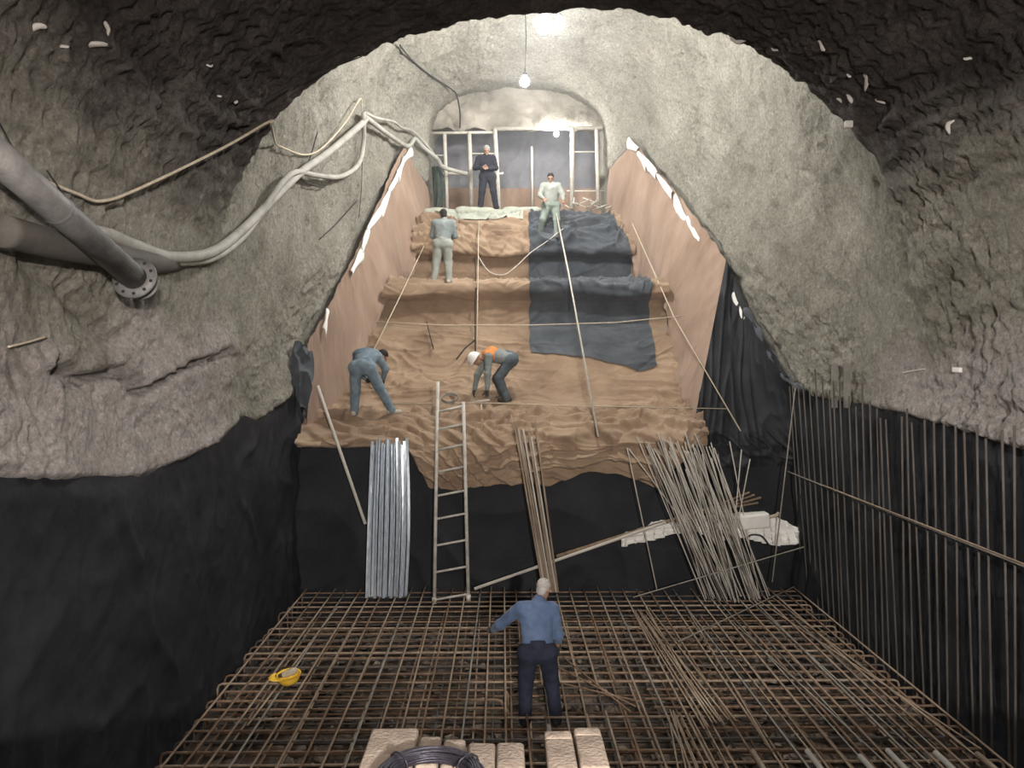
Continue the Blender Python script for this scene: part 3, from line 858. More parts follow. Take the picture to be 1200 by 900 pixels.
lamp(at(656, 28, 14.6), .10, 'small glaring lamp just right of the largest hanging lamp')
lamp(at(615, 96, 18.0), .11, 'bright hanging lamp in mid-air above the scaffold frame')
lamp(at(652, 157, 21.6), .07, 'small bright lamp on the top bar of the scaffold frame', cable_top=at(655, 150, 21.75))
lamp((.4, -1.4, 5.6), .12, 'work lamp hanging over the platform behind the viewer', 'bulb2')

def floodlight(p, target):
    p = Vector(p); d = (Vector(target) - p).normalized()
    t = thing('floodlight', p, 'floodlight on a stand on the platform behind the viewer, aimed into the pit', 'lamp')
    q = d.to_track_quat('-Z', 'Y').to_matrix()
    V, F = box_vf(0, 0, .09, .42, .34, .12, bev=.02); wpart('housing', V @ np.array(q).T + np.array(p), F, 'wire', t, False)
    V, F = tube_vf([(p.x, p.y - .1, 2.58), (p.x, p.y - .1, p.z)], .025, 10); wpart('stand', V, F, 'pole', t)
    for a in (0, 2.1, 4.2):
        V, F = tube_vf([(p.x, p.y - .1, 3.1), (p.x + .5 * math.cos(a), p.y - .1 + .5 * math.sin(a), 2.59)], .016, 8); wpart('leg', V, F, 'pole', t)
    V, F = box_vf(p.x, p.y + .42, p.z + .17, .9, .86, .015); wpart('barn_door', V, F, 'wire', t, False)  # unseen plate added above the flood to hold its beam off the vault
    ld = bpy.data.lights.new('flood_beam', 'SPOT')
    ld.energy = FLOOD_WATTS; ld.color = (1.0, .93, .87); ld.spot_size = R(84); ld.spot_blend = .65; ld.shadow_soft_size = .12
    lo = bpy.data.objects.new('flood_beam', ld); COL.objects.link(lo); lo.parent = t
    lo.location = d * .05
    lo.rotation_mode = 'QUATERNION'; lo.rotation_quaternion = d.to_track_quat('-Z', 'Y')
floodlight((1.3, -3.2, 5.2), (.7, 13.5, 1.6))

ORD = ['first', 'second', 'third', 'fourth', 'fifth', 'sixth', 'seventh', 'eighth', 'ninth', 'tenth', 'eleventh', 'twelfth', 'thirteenth', 'fourteenth', 'fifteenth']
# ------------------------------------------------------------------ rebar mat over the pit floor
MX0, MX1, MY0, MY1 = -3.76, 5.45, 5.6, 13.62
mat_root = thing('rebar_mat', (.85, 9.6, -.4), 'double layer grid of rusty reinforcing bars covering the pit floor', 'rebar mat')
def hook_vf(x0, x1, drop, r, left=True, right=True):
    c = .07
    pts = []
    if left: pts += [(x0, 0, -drop), (x0, 0, -c), (x0 + .02, 0, -.02)]
    pts += [(x0 + c if left else x0, 0, 0)]
    pts += [((x0 + x1) / 2, 0, 0), (x1 - c if right else x1, 0, 0)]
    if right: pts += [(x1 - .02, 0, -.02), (x1, 0, -c), (x1, 0, -drop)]
    return tube_vf(pts, r, 6)
def hooked(name, x0, x1, drop, m, **k):
    V, F = hook_vf(x0, x1, drop, .0145, **k)
    return mesh_np(name, V, F, m)
tm = [hooked('rebar', MX0, MX1, .36, m) for m in ('rust', 'rust2', 'rust', 'darkbar')]
gapl = hooked('rebar', MX0, .02, .30, 'rust'); gapr = hooked('rebar', 1.85, MX1, .30, 'rust', left=False)
def mat_part(me, loc, rz=0.0, ry=0.0):
    o = obj('rebar', me, mat_root)
    o.location = Vector(loc) - Vector(mat_root.location)
    o.rotation_euler = (0, ry, rz)
y = MY0; k = 0
while y < MY1 + .01:
    jx, jy = rng.normal(0, .04), rng.normal(0, .012)
    if 8.87 < y < 9.72:
        mat_part(gapl, (jx, y + jy, -.026)); mat_part(gapr, (jx, y + jy, -.026))
    else:
        mat_part(tm[k % 4], (jx, y + jy, -.026 + rng.normal(0, .004)), rng.normal(0, .0022))
    if k % 1 == 0:
        bar('rebar', (MX0 + .1, y + .1 + jy, -.385), (MX1 - .1, y + .1 - jy, -.385), .0145, ('rust', 'darkbar')[k % 2], mat_root, 6)
    y += .25; k += 1
x = MX0 + .12; k = 0
while x < MX1:
    e = rng.uniform(.0, .14)
    m = ('rust2', 'rust', 'rust2', 'steelgrey', 'rust2')[k % 5]
    sk = rng.normal(0, .03)
    if .1 < x < 1.75:
        bar('rebar', (x + sk, MY0 - .2, 0), (x + sk * .3, 8.86 + .1 * rng.random(), 0), .0145, m, mat_root, 6)
        bar('rebar', (x, 9.75 - .12 * rng.random(), 0), (x - sk, MY1 + e, .02), .0145, m, mat_root, 6)
    else:
        bar('rebar', (x + sk, MY0 - .2, 0), (x - sk, MY1 + e, .01 + .05 * rng.random()), .0145, m, mat_root, 6)
    bar('rebar', (x + .08 - sk, MY0 - .2, -.36), (x + .08 + sk, MY1, -.36), .0145, ('rust', 'rust2', 'darkbar')[k % 3], mat_root, 6)
    x += .245; k += 1

# loose bars thrown on the mat
GL = 'loose bars lying on the mat'
def loose(a, b, r, m, label, group, name='loose_rebar', sides=7):
    return tag(bar(name, a, b, r, m, None, sides), label, 'bar', group)
for k in range(9):            # brown bundle, right of the man
    a = at_z(744 + k * 2.0 + rng.normal(0, 2), 716 + rng.normal(0, 4), .03 + .012 * (k % 3)); b = at_z(826 + k * 4.6, 850 - k * 1.2 + rng.normal(0, 3), .03 + .012 * (k % 3))
    loose(a, b, .011, 'rust2', 'light brown bar in the bundle lying on the mat right of the man in blue', 'brown bundle on the mat')
for k in range(9):            # rust bundle at the lower right
    a = at_z(784 + k * 3 + rng.normal(0, 3), 836 + rng.normal(0, 5), .03 + .012 * (k % 3)); b = at_z(800 + k * 8, 925 + rng.normal(0, 4), .03 + .012 * (k % 3))
    loose(a, b, .011, 'rust2', 'rusty bar in the short bundle at the near edge of the mat', 'rusty bundle at the near edge')
pairs = [((868, 690), (1150, 878)), ((880, 705), (1090, 895)), ((905, 700), (1128, 872)), ((838, 700), (1010, 890)), ((820, 720), (965, 900)), ((925, 720), (1120, 900)), ((800, 705), (905, 880)), ((860, 730), (1050, 905)), ((950, 735), (1165, 902)), ((895, 745), (1010, 870))]
for k, (a, b) in enumerate(pairs):
    loose(at_z(*a, .032 + .004 * (k % 4)), at_z(*b, .032 + .004 * (k % 4)), .010, ('rust2', 'steelgrey')[k % 2], 'long loose bar slanting over the right half of the mat', GL)
for a, b, w_ in [((640, 775), (745, 828), 'longest'), ((660, 770), (740, 835), 'steepest'), ((655, 800), (750, 822), 'flattest and lowest')]:
    loose(at_z(*a, .03), at_z(*b, .02), .011, 'rust', w_ + ' of three dark rusty bars lying right of the man in blue', 'short bars by the man')
loose(at_z(795, 752, .045), at_z(938, 684, .05), .012, 'steelgrey', 'single grey bar lying slantwise across the back right of the mat', GL)
loose(at_z(290, 850, .035), at_z(395, 712, .035), .013, 'rust2', 'pale rusty bar lying along the mat past the yellow helmet', GL)

# ------------------------------------------------------------------ upright bars on the right wall
wr = thing('upright_rebar_row', (5.5, 10.8, -.4), 'row of tall upright reinforcing bars tied along the right wall', 'rebar row')
y = 4.95; k = 0
tie_pts = []
while y < 13.7:
    top = 3.55 + .35 * (1 if 11 < y < 12.6 else 0) * rng.random() + rng.normal(0, .06) + .3 * sstep(10, 13, y)
    xb = 5.62 + rng.normal(0, .02)
    xt = float(wallx(1, y, top)) - .26 - .06 * rng.random()
    bar('rebar', (xb, y + rng.normal(0, .02), -.45), (xt, y + rng.normal(0, .05), top), .0135, 'darkbar', wr, 7)
    y += .205; k += 1
bar('tie_bar', (5.45, 4.8, 2.2), (5.33, 13.75, 2.2), .013, 'steelgrey', wr)
bar('tie_bar', (5.44, 5.4, 2.23), (5.33, 12.2, 2.215), .011, 'rust2', wr)
# two short boards of lath standing on the lining above the bars
for px, w_ in ((985, .09), (1000, .10)):
    a = on_shell(px, 478, .10); b = on_shell(px, 426, .10)
    V, F = box_vf(0, 0, 0, .05, w_, (b - a).length, bev=.006)
    q = (b - a).to_track_quat('Z', 'Y').to_matrix()
    V = V @ np.array(q).T + np.array((a + b) / 2)
    tag(obj('lath_board', mesh_np('lath_board', V, F, 'concrete', False)), ('grey lath board standing on the right lining, nearer the slope', 'grey lath board standing on the right lining, nearer the viewer')[px > 990], 'board', 'lath boards')

# ------------------------------------------------------------------ things leaning against the first riser
def lean(px0, py0, Y0, px1, py1, Y1, r, m, label, group=None, name='leaning_rod', cat='bar', sides=7):
    return tag(bar(name, at(px0, py0, Y0), at(px1, py1, Y1), r, m, None, sides), label, cat, group)
# grey bundle
for k in range(72):
    u = k / 71 + rng.normal(0, .06)
    bx = 830 + 62 * u + rng.normal(0, 5); tx = 764 + 64 * u + rng.normal(0, 12)
    by = 701 + rng.normal(0, 3); ty = 522 + rng.normal(0, 9) + 6 * u
    a = at_z(bx, min(max(by, 696), 706), .02)
    b = at(tx, ty, 13.36 + .10 * rng.random())
    tag(bar('thin_rod', a, b, .0105, ('steelgrey', 'pole', 'pole')[k % 3], None, 6), 'thin grey rod in the big fanned bundle leaning on the black riser', 'rod', 'fanned bundle of thin rods')
for x0, y0, x1, y1, lb in [(770, 686, 735, 525, 'single thin rod leaning left of the fanned rod bundle'), (826, 640, 737, 526, 'thin rod crossing towards the fanned bundle from its left'), (893, 690, 832, 548, 'thin rod splayed right of the bundle, lower of the pair'), (902, 692, 831, 523, 'thin rod splayed right of the bundle, taller of the pair'), (858, 640, 869, 527, 'upright thin rod right of the bundle'), (860, 630, 879, 538, 'thin rod tilted right, over the white plastic')]:
    lean(x0, y0 + 6, 13.25, x1, y1, 13.36, .0105, 'pole', lb, 'stray thin rods', 'thin_rod', 'rod', 6)
lean(905, 682, 13.1, 932, 455, 13.3, .012, 'steelgrey', 'long thin rod standing in the corner left of the upright bars', None, 'thin_rod', 'rod')
lean(742, 700, 13.0, 942, 641, 13.1, .012, 'steelgrey', 'grey rod lying slantwise in front of the fanned bundle', None, 'thin_rod', 'rod')
# brown bars by the ladder
for k in range(9):
    u = k / 8
    lean(637 + 17 * u, 694, 13.05, 603 + 22 * u + rng.normal(0, 1.5), 506 + rng.normal(0, 6) + 10 * (k == 3), 13.40 + .03 * (k % 2), .018, ('rust2', 'pole', 'rust2')[k % 3], ORD[k] + ' brown bar from the left in the narrow bundle leaning right of the ladder', 'narrow leaning bundle', 'leaning_bar')
lean(604, 520, 13.44, 599, 485, 13.5, .008, 'rust2', 'short thin stick poking out above the narrow leaning bundle', None, 'stick', 'stick')
# pale pole on the left, long timbers lying along the riser
lean(428, 614, 13.3, 372, 452, 13.55, .03, 'pole', 'pale steel pole leaning in the corner left of the metal strips', None, 'leaning_pole', 'pole', 10)
lean(556, 690, 13.2, 780, 612, 13.3, .028, 'pole', 'long pale pole resting slantwise behind the narrow brown bundle', None, 'long_pole', 'pole', 9)
lean(652, 652, 13.42, 830, 596, 13.42, .035, 'wood', 'long brown timber lying above the pale slanting pole', None, 'timber_pole', 'pole', 8)
for k in range(5):
    lean(790 + 3 * k, 612 - 2 * k, 13.5, 884 + rng.normal(0, 4), 577 + 3 * k, 13.55, .02, 'wood', 'short brown batten behind the white plastic heap', 'brown battens behind the plastic', 'batten', 'batten')

# ladder
lad = thing('ladder', at(529, 705, 13.13), 'grey steel ladder leaning up to the first landing', 'ladder')
A0, A1 = at(509, 706, 13.12), at(513, 447, 13.42)
B0, B1 = at(549, 703, 13.17), at(543, 471, 13.42)
for a, b in ((A0, A1), (B0, B1)):
    V, F = tube_vf([a, b], .033, 10); wpart('stile', V, F, 'ladder', lad)
for yl in (483, 504, 528, 554, 582, 609, 640, 671, 703):
    ta = (706 - yl) / (706 - 447); tb = (703 - (yl - 7)) / (703 - 471)
    # same depth fraction, levelled in the photo's slope
    V, F = tube_vf([A0.lerp(A1, ta), B0.lerp(B1, tb)], .021, 8); wpart('rung', V, F, 'ladder', lad)
for p in (A0, B0):
    V, F = tube_vf([p + Vector((0, 0, -.02)), p + Vector((0, 0, .09))], .043, 10); wpart('foot', V, F, 'ladder', lad)

# galvanised channel strips
def strip(k, n=15):
    u = k / (n - 1)
    b = at(430 + 45 * u, 701 - 3 * abs(math.sin(k * 2.1)), 13.27); t_ = at(436 + 41 * u, 517 + 4 * math.sin(k * 1.7), 13.5)
    b.z = max(b.z, .0)
    N = 10
    prof = [(-.025, .0), (-.025, -.024), (-.022, -.026), (.022, -.026), (.025, -.024), (.025, 0), (.022, .0), (.021, -.021), (-.021, -.021), (-.022, 0)]
    if k % 3 == 1: prof = [(x, -y - .03) for x, y in prof][::-1]
    V = []
    for i in range(N):
        s = i / (N - 1)
        c = b.lerp(t_, s)
        bow = math.sin(math.pi * s)
        c = c + Vector(((u * .07 - .02) * bow * (1 if u > .4 else .4), -.03 * bow + .012 * math.sin(k * 5 + s * 4) - .03 * (k % 2), 0))
        tw = .55 * math.sin(k * 3.3 + s * 1.2)
        for x, y in prof:
            V.append((c.x + x * math.cos(tw) - y * math.sin(tw), c.y + x * math.sin(tw) + y * math.cos(tw), c.z))
    m = len(prof)
    F = [np.array([[i * m + j, i * m + (j + 1) % m, (i + 1) * m + (j + 1) % m, (i + 1) * m + j] for i in range(N - 1) for j in range(m)])]
    o = obj('steel_channel', mesh_np('steel_channel', V, F, 'galv', False))
    tag(o, ORD[k] + ' shiny galvanised channel strip from the left, in the row left of the ladder', 'steel strip', 'galvanised channel strips')
for k in range(15): strip(k)

# white plastic heap on the membrane ledge
def crumpled(name, label, px0, px1, pyt, pyb, Y0, Y1, seed, cat='plastic sheet', amp=.09):
    n, k = 70, 36
    T, S = np.meshgrid(np.linspace(0, 1, n), np.linspace(0, 1, k), indexing='ij')
    top0, bot0 = at(px0, pyt[0], Y1), at(px0, pyb[0], Y0)
    ptx = np.interp(T[:, 0], np.linspace(0, 1, len(pyt)), pyt); pbx = np.interp(T[:, 0], np.linspace(0, 1, len(pyb)), pyb)
    V = np.zeros((n, k, 3))
    for i in range(n):
        px = px0 + (px1 - px0) * T[i, 0]
        a = np.array(at(px, ptx[i], Y1)); b = np.array(at(px + 4 * math.sin(i), pbx[i], Y0))
        V[i] = b + (a - b) * S[i][:, None]
    d = ridged(T * 5 + seed, S * 3 + T * 2, 0 * S + seed) ** 2 * amp + ridged(T * 11, S * 5, 0 * S + seed) ** 2 * amp * .4
    V[..., 2] += d * .8; V[..., 1] -= d * .8
    o = obj(name, mesh_np(name, V.reshape(-1, 3), grid_faces(n, k), 'white'))
    sol = o.modifiers.new('solid', 'SOLIDIFY'); sol.thickness = .012
    return tag(o, label, cat, 'white plastic by the rods')
crumpled('white_plastic_sheet', 'crumpled white plastic sheet left of and behind the fanned rods', 728, 850, [628, 612, 605, 608], [642, 632, 622, 634], 13.42, 13.6, 1.3, amp=.06)
crumpled('white_plastic_sheet', 'white plastic sheet spread under the white box at the right wall', 834, 936, [604, 602, 600, 606, 620], [618, 628, 634, 640, 638], 13.36, 13.6, 4.1, amp=.03)
bx = thing('white_box', at(880, 622, 13.45), 'white soft box lying on the plastic sheet beside the upright bars', 'box')
c = at(882, 610, 13.44)
V, F = box_vf(c.x, c.y, c.z, .58, .26, .28, Matrix.Rotation(R(-4), 3, 'Y') @ Matrix.Rotation(R(4), 3, 'Z'), .05); wpart('body', V, F, 'white', bx)
p0 = at(902, 606, 13.4)
V, F = tube_vf(spline([p0, p0 + Vector((.09, -.02, .03)), p0 + Vector((.18, 0, .06))], 5), [.035, .03, .028, .03, .035, .03, .028, .035, .045, .05, .03], 8); wpart('tied_end', V, F, 'glove', bx)
P = spline([at(872, 634, 13.33), at(880, 627, 13.32), at(892, 628, 13.32), at(900, 637, 13.33)], 6)
V, F = tube_vf(P, .017, 7); tag(obj('hose_loop', mesh_np('hose_loop', V, F, 'wire')), 'short black hose loop under the white box', 'hose')

# yellow helmet lying upside down on the mat with gloves inside
h0 = at_z(339, 803, .0)
hel = thing('safety_helmet', h0 + Vector((0, 0, .014)), 'yellow safety helmet lying upside down on the rebar mat', 'helmet')
prof = [(.001, 0), (.05, .006), (.09, .03), (.12, .07), (.135, .12), (.138, .15), (.145, .155), (.131, .15), (.127, .12), (.112, .075), (.08, .035), (.001, .012)]
V, F = lathe_vf(prof, 28)
V = V * np.array([1.12, .95, 1.0])
Rt = np.array(Matrix.Rotation(R(10), 3, 'X') @ Matrix.Rotation(R(20), 3, 'Z'))
wpart('shell', V @ Rt.T + np.array(hel.location), F, 'yellow', hel)
ang = np.linspace(R(150), R(250), 12)
rows = []
for s_ in (0, .5, 1.0):
    rows.append(np.stack([(.155 + .085 * s_ * np.sin(np.linspace(0, np.pi, 12))) * np.cos(ang) * 1.1, (.137 + .085 * s_ * np.sin(np.linspace(0, np.pi, 12))) * np.sin(ang), np.full(12, .153 + .012 * s_)], 1))
V = np.stack(rows, 1).reshape(-1, 3)
o = wpart('peak', V @ Rt.T + np.array(hel.location), grid_faces(12, 3), 'yellow', hel)
o.modifiers.new('solid', 'SOLIDIFY').thickness = .006
gl = thing('work_gloves', hel.location + Vector((0, 0, .08)), 'rolled beige work glove lying inside the yellow helmet', 'glove')
q = Vector(hel.location)
V, F = tube_vf(spline([q + Vector((-.09, -.02, .13)), q + Vector((-.02, 0, .145)), q + Vector((.05, .03, .165)), q + Vector((.09, .06, .16))], 5), [.03, .036, .04, .042, .043, .045, .045, .045, .047, .05, .05, .047, .045, .04, .036, .02][:16], 10)
wpart('rolled_palm', V, F, 'glove', gl)
V, F = tube_vf([q + Vector((-.094, -.022, .129)), q + Vector((-.13, -.03, .12))], [.031, .024], 10); wpart('cuff', V, F, 'darkglove', gl)

# ------------------------------------------------------------------ viewer's platform with bricks, wire coil and starter bars
PZ = 2.58
def slab(name, x0, x1, y0, y1, z0, z1, m, bev=0):
    V, F = box_vf((x0 + x1) / 2, (y0 + y1) / 2, (z0 + z1) / 2, x1 - x0, y1 - y0, z1 - z0, bev=bev)
    return obj(name, mesh_np(name, V, F, m, False))
tag(slab('floor_platform', -4.2, 6.0, -4.8, 2.95, PZ - .25, PZ, 'concrete'), kind='structure')
for x0, x1, lb in ((-.585, .06, 'weathered timber plank carrying the wire coil and left bricks'), (.205, .44, 'weathered timber plank under the two right bricks')):
    tag(slab('timber_plank', x0, x1, 1.6, 3.30, PZ, PZ + .045, 'wood'), lb, 'plank', 'planks at the platform edge')
def brick(px0, px1, pyt, Yf, length, label, lift=0.0, split=None):
    h = .075
    zt = PZ + .045 + h + lift
    p = at_z((px0 + px1) / 2, pyt, zt)
    x0 = at_z(px0, pyt, zt).x; x1 = at_z(px1, pyt, zt).x
    Yb = p.y
    V, F = box_vf((x0 + x1) / 2, Yb - length / 2, zt - h / 2, x1 - x0, length, h, bev=.016)
    V[:, 2] += .0025 * perlin(V[:, 0] * 30, V[:, 1] * 30, V[:, 2] * 30)
    o = obj('tan_brick', mesh_np('tan_brick', V, F, 'brick', True))
    return tag(o, label, 'brick', 'bricks at the platform edge'), (x0, x1, Yb - length)
brick(436, 491, 852, 0, .36, 'broadest tan brick, left of the coil of black wire')
brick(493, 518, 862, 0, .24, 'narrow tan brick behind the wire coil, left of a matching one')
brick(520, 546, 865, 0, .24, 'narrow tan brick behind the wire coil, right of a matching one')
brick(549, 580.5, 869, 0, .3, 'tan brick right of the wire coil, left of its pair')
brick(582, 614, 869, 0, .3, 'tan brick right of the wire coil, nearest the gap')
_, e1 = brick(637, 669.5, 855, 0, .075, 'short tan brick end, back left of the right-hand group')
_, e2 = brick(671.5, 703, 851, 0, .075, 'short tan brick end, back right of the right-hand group')
def brick_w(x0, x1, y1, length, label):
    V, F = box_vf((x0 + x1) / 2, y1 - length / 2, PZ + .045 + .0375, x1 - x0, length, .075, bev=.012)
    o = obj('tan_brick', mesh_np('tan_brick', V, F, 'brick', True)); tag(o, label, 'brick', 'bricks at the platform edge')
brick_w(e1[0], e1[1], e1[2] - .002, .26, 'long tan brick, front left of the right-hand group')
brick_w(e2[0], e2[1], e2[2] - .002, .26, 'long tan brick, front right of the right-hand group')

# coil of black tie wire
cc = at_z(504, 905, PZ + .16)
pts = []
NL, PER = 26, 36
ph = [2.399 * k for k in range(NL + 1)]; rd = [.036 * math.sqrt((k * .618) % 1) for k in range(NL + 1)]
for i in range(NL * PER):
    a = i / PER * 2 * math.pi
    k = i // PER; t_ = i / PER - k
    bl = max(0, (t_ - .8) / .2)
    u0 = (rd[k] * math.cos(ph[k]), rd[k] * math.sin(ph[k])); u1 = (rd[k + 1] * math.cos(ph[k + 1]), rd[k + 1] * math.sin(ph[k + 1]))
    cr = u0[0] * (1 - bl) + u1[0] * bl; cz = u0[1] * (1 - bl) + u1[1] * bl
    rr = .172 + cr + .004 * math.sin(a * 3 + k)
    pts.append((cc.x + rr * 1.06 * math.cos(a), cc.y - .05 + rr * math.sin(a), cc.z + cz * .9 + .003 * math.sin(a * 2 + k)))
V, F = tube_vf(pts, .006, 6)
coil = thing('wire_coil', (cc.x, cc.y - .05, PZ + .12), 'thick coil of black tie wire lying on the bricks', 'wire coil')
wpart('strands', V, F, 'tie', coil)
for a in (.6, 2.4, 4.5):
    ring = [(cc.x + (.17 + .05 * math.cos(b)) * 1.05 * math.cos(a), cc.y - .05 + (.17 + .05 * math.cos(b)) * math.sin(a), cc.z + .045 * math.sin(b)) for b in np.linspace(0, 2 * math.pi, 12)]
    V, F = tube_vf(ring, .005, 5, False); wpart('binding', V, F, 'tie', coil)

# starter bars pointing out of the platform edge
for k, (px, py, m) in enumerate([(643, 851, 'steelgrey'), (882, 880, 'rust2'), (946, 880, 'pole'), (1008, 886, 'pole'), (1040, 879, 'pole'), (1096, 882, 'pole'), (1145, 883, 'rust2')]):
    z = PZ - .06
    p = at_z(px, py, z)
    tag(bar('starter_bar', (p.x, 2.4, z), p, .0125, m, None, 8), 'blunt end of a starter bar poking into view at the platform edge' if k else 'lone starter bar standing in the gap between the brick groups', 'bar', 'starter bars at the platform edge' if k else None)

# ------------------------------------------------------------------ pipes, hoses and cables on the left wall
def wl(px, py, off): return on_shell(px, py, off)
pa, pb = at(-60, 133, 4.75), at(158, 326, 7.15)
pp = thing('steel_pipe', pa.lerp(pb, .5), 'dusty grey steel pipe with bolted flange slanting down the left wall', 'pipe')
ax = (pb - pa).normalized()
V, F = tube_vf([pa, pb], .118, 22); wpart('tube', V, F, 'pipe', pp)
weld = pa.lerp(pb, .48)
V, F = tube_vf([weld - ax * .02, weld, weld + ax * .02], [.119, .127, .119], 22, False); wpart('weld_seam', V, F, 'pipe', pp)
def ring_plate(center, axis, r_in, r_out, th, holes=10):
    q = axis.to_track_quat('Z', 'Y').to_matrix()
    n = 40
    prof = [(r_in, -th / 2), (r_out, -th / 2), (r_out, th / 2), (r_in, th / 2), (r_in, -th / 2)]
    V, F = lathe_vf(prof, n)
    return V @ np.array(q).T + np.array(center), F
V, F = ring_plate(pb, ax, .112, .205, .03); fl = wpart('flange', V, F, 'pipe', pp)
q = ax.to_track_quat('Z', 'Y').to_matrix()
for k in range(10):
    a = k / 10 * 2 * math.pi + .2
    c = pb + q @ Vector((.165 * math.cos(a), .165 * math.sin(a), 0))
    V, F = tube_vf([c - ax * .022, c + ax * .022], .016, 8); wpart('bolt_hole', V, F, 'wire', fl)
ax2 = (ax + Vector((.25, .25, -.25))).normalized()
pc = pb + ax2 * .17
V, F = tube_vf([pb, pc], .095, 20, False); wpart('stub', V, F, 'darkpipe', pp)
V, F = ring_plate(pc, ax2, .09, .135, .022); wpart('stub_flange', V, F, 'pipe', pp)
# wire slings holding the pipe to the wall
for s_ in (.3, .62):
    c = pa.lerp(pb, s_)
    zz = c.z + .55
    V, F = tube_vf([(c.x, c.y, c.z + .1), (float(wallx(-1, c.y, zz)) + .02, c.y, zz)], .006, 6); wpart('sling', V, F, 'wire', pp)

def cable(name, pts, r, m, label, cat='cable', per=7, sides=10, group=None):
    V, F = tube_vf(spline(pts, per), r, sides)
    o = obj(name, mesh_np(name, V, F, m))
    return tag(o, label, cat, group)
cable('thick_pipe', [wl(-40, 258, .26), wl(30, 276, .26), wl(80, 286, .25), wl(130, 298, .22), wl(180, 304, .1), wl(225, 305, -.08)], .125, 'darkpipe', 'thick dark dusty pipe lying on the left wall behind the flanged pipe', 'pipe', sides=16)
cable('grey_hose', [wl(60, 262, .2), wl(105, 268, .16), wl(140, 282, .16), wl(185, 296, .16), wl(235, 290, .16), wl(275, 262, .16), wl(315, 222, .17), wl(345, 192, .2), wl(375, 172, .2), wl(414, 140, .2), wl(421, 133, .18)], .068, 'hose', 'thickest pale grey hose sweeping up the left wall', 'hose', sides=12, group='hoses on the left wall')
cable('grey_hose', [wl(110, 285, .12), wl(150, 297, .12), wl(200, 303, .13), wl(240, 297, .14), wl(275, 272, .15), wl(300, 232, .2), wl(318, 205, .22), wl(335, 194, .22), wl(360, 200, .2), wl(388, 203, .2), (wl(408, 190, .22)), wl(415, 165, .22), wl(417, 126, .2)], .05, 'hose', 'pale grey hose looping below the thickest hose and back up', 'hose', sides=12, group='hoses on the left wall')
cable('grey_hose', [wl(417, 130, .2), wl(428, 140, .2), wl(445, 155, .2), wl(465, 170, .2), wl(472, 170, .2), wl(478, 163, .2), wl(486, 172, .22), wl(500, 186, .3), at(520, 196, 21.2), at(548, 204, 21.5)], .058, 'hose', 'pale grey hose running from the left wall to the scaffold frame', 'hose', sides=12, group='hoses on the left wall')
cable('grey_hose', [wl(418, 126, .2), wl(432, 134, .2), wl(452, 140, .2), wl(462, 148, .2), wl(475, 153, .2), wl(487, 165, .2), wl(500, 180, .2)], .035, 'hose', 'thin pale hose above the hose that reaches the frame', 'hose', group='hoses on the left wall')
cable('string_line', [wl(35, 205, .12), wl(75, 221, .12), wl(105, 230, .12), wl(150, 213, .14), wl(250, 165, .14), wl(305, 134, .14), wl(309, 140, .13), wl(315, 162, .13), wl(322, 167, .13), wl(350, 177, .13), wl(372, 168, .13), wl(398, 140, .13), wl(416, 112, .13), wl(418, 122, .13)], .016, 'rope', 'thin pale cord strung along the left wall above the hoses', 'cord', per=6, sides=7)
cable('thin_wire', [wl(300, 112, .1), wl(330, 95, .1), wl(370, 77, .1), wl(420, 60, .08)], .009, 'wire', 'thin dark wire running along the edge of the dark vault', 'wire', sides=6)
cable('thin_wire', [wl(466, 50, .08), wl(480, 68, .1), wl(500, 85, .12), wl(525, 102, .15), at(536, 115, 21.0), at(539, 132, 21.6), at(539, 150, 21.8)], .022, 'wire', 'black cable drooping from the vault to the scaffold frame', 'cable', sides=7)
cable('thin_wire', [wl(421, 185, .07), wl(420, 220, .07), wl(417, 255, .07)], .008, 'wire', 'thin dark wire hanging straight down the left wall', 'wire', sides=6)
cable('thin_wire', [wl(366, 150, .12), wl(355, 190, .1), wl(345, 205, .1), wl(372, 217, .1), wl(384, 206, .1)], .012, 'wire', 'dark wire looped under the pale hoses', 'wire', sides=6)
cable('thin_wire', [wl(370, 280, .07), wl(390, 262, .07), wl(415, 235, .07)], .012, 'wire', 'dark steel rod lying on the left wall below the hoses', 'rod', sides=6)
cable('thin_wire', [wl(-5, 405, .1), wl(20, 399, .1), wl(40, 393, .1)], .010, 'rope', 'thin pale stick poking from the near left wall', 'stick', sides=6)
cable('thin_wire', [wl(1066, 437, .1), wl(1082, 434, .12), wl(1096, 432, .14)], .010, 'plaster', 'short pale stick lying on the right wall', 'stick', sides=6)
c = wl(1131, 433, .1)
V, F = box_vf(c.x, c.y, c.z, .05, .14, .06, bev=.008); tag(obj('white_block', mesh_np('white_block', V, F, 'white', True)), 'small white block stuck on the right wall', 'block')

# ------------------------------------------------------------------ cords and setting-out lines over the slope
def line(pts, r, m, label, name='string_line', cat='string'):
    V, F = tube_vf(pts, r, 6); return tag(obj(name, mesh_np(name, V, F, m)), label, cat)
line([at(440, 377, 16.6), at(520, 381, 16.55), at(620, 381, 16.5), at(720, 378, 16.5), at(802, 370, 16.3)], .012, 'rope', 'pale string stretched level across the middle of the slope')
line([at(452, 473, 14.4), at(560, 472, 14.25), at(700, 476, 14.2), at(852, 479, 14.1)], .010, 'rope', 'pale string stretched across just behind the ladder top')
line([at(556, 471, 14.6), at(574, 469, 14.6)], .02, 'pole', 'short white stick under the hand of the man in the white helmet', 'stick', 'stick')
line([at(652, 250, 19.5), at(666, 318, 16.8), at(701, 512, 13.42)], .02, 'pole', 'long pale pole running down the slope right of centre', 'long_pole', 'pole')
line([at(497, 288, 18.4), at(470, 345, 16.6), at(437, 412, 14.6)], .013, 'rope', 'pale cord slanting down along the left brown sheet')
line([at(741, 262, 19.3), at(790, 372, 16.2), at(868, 505, 13.5)], .013, 'rope', 'pale cord slanting down along the right brown sheet')
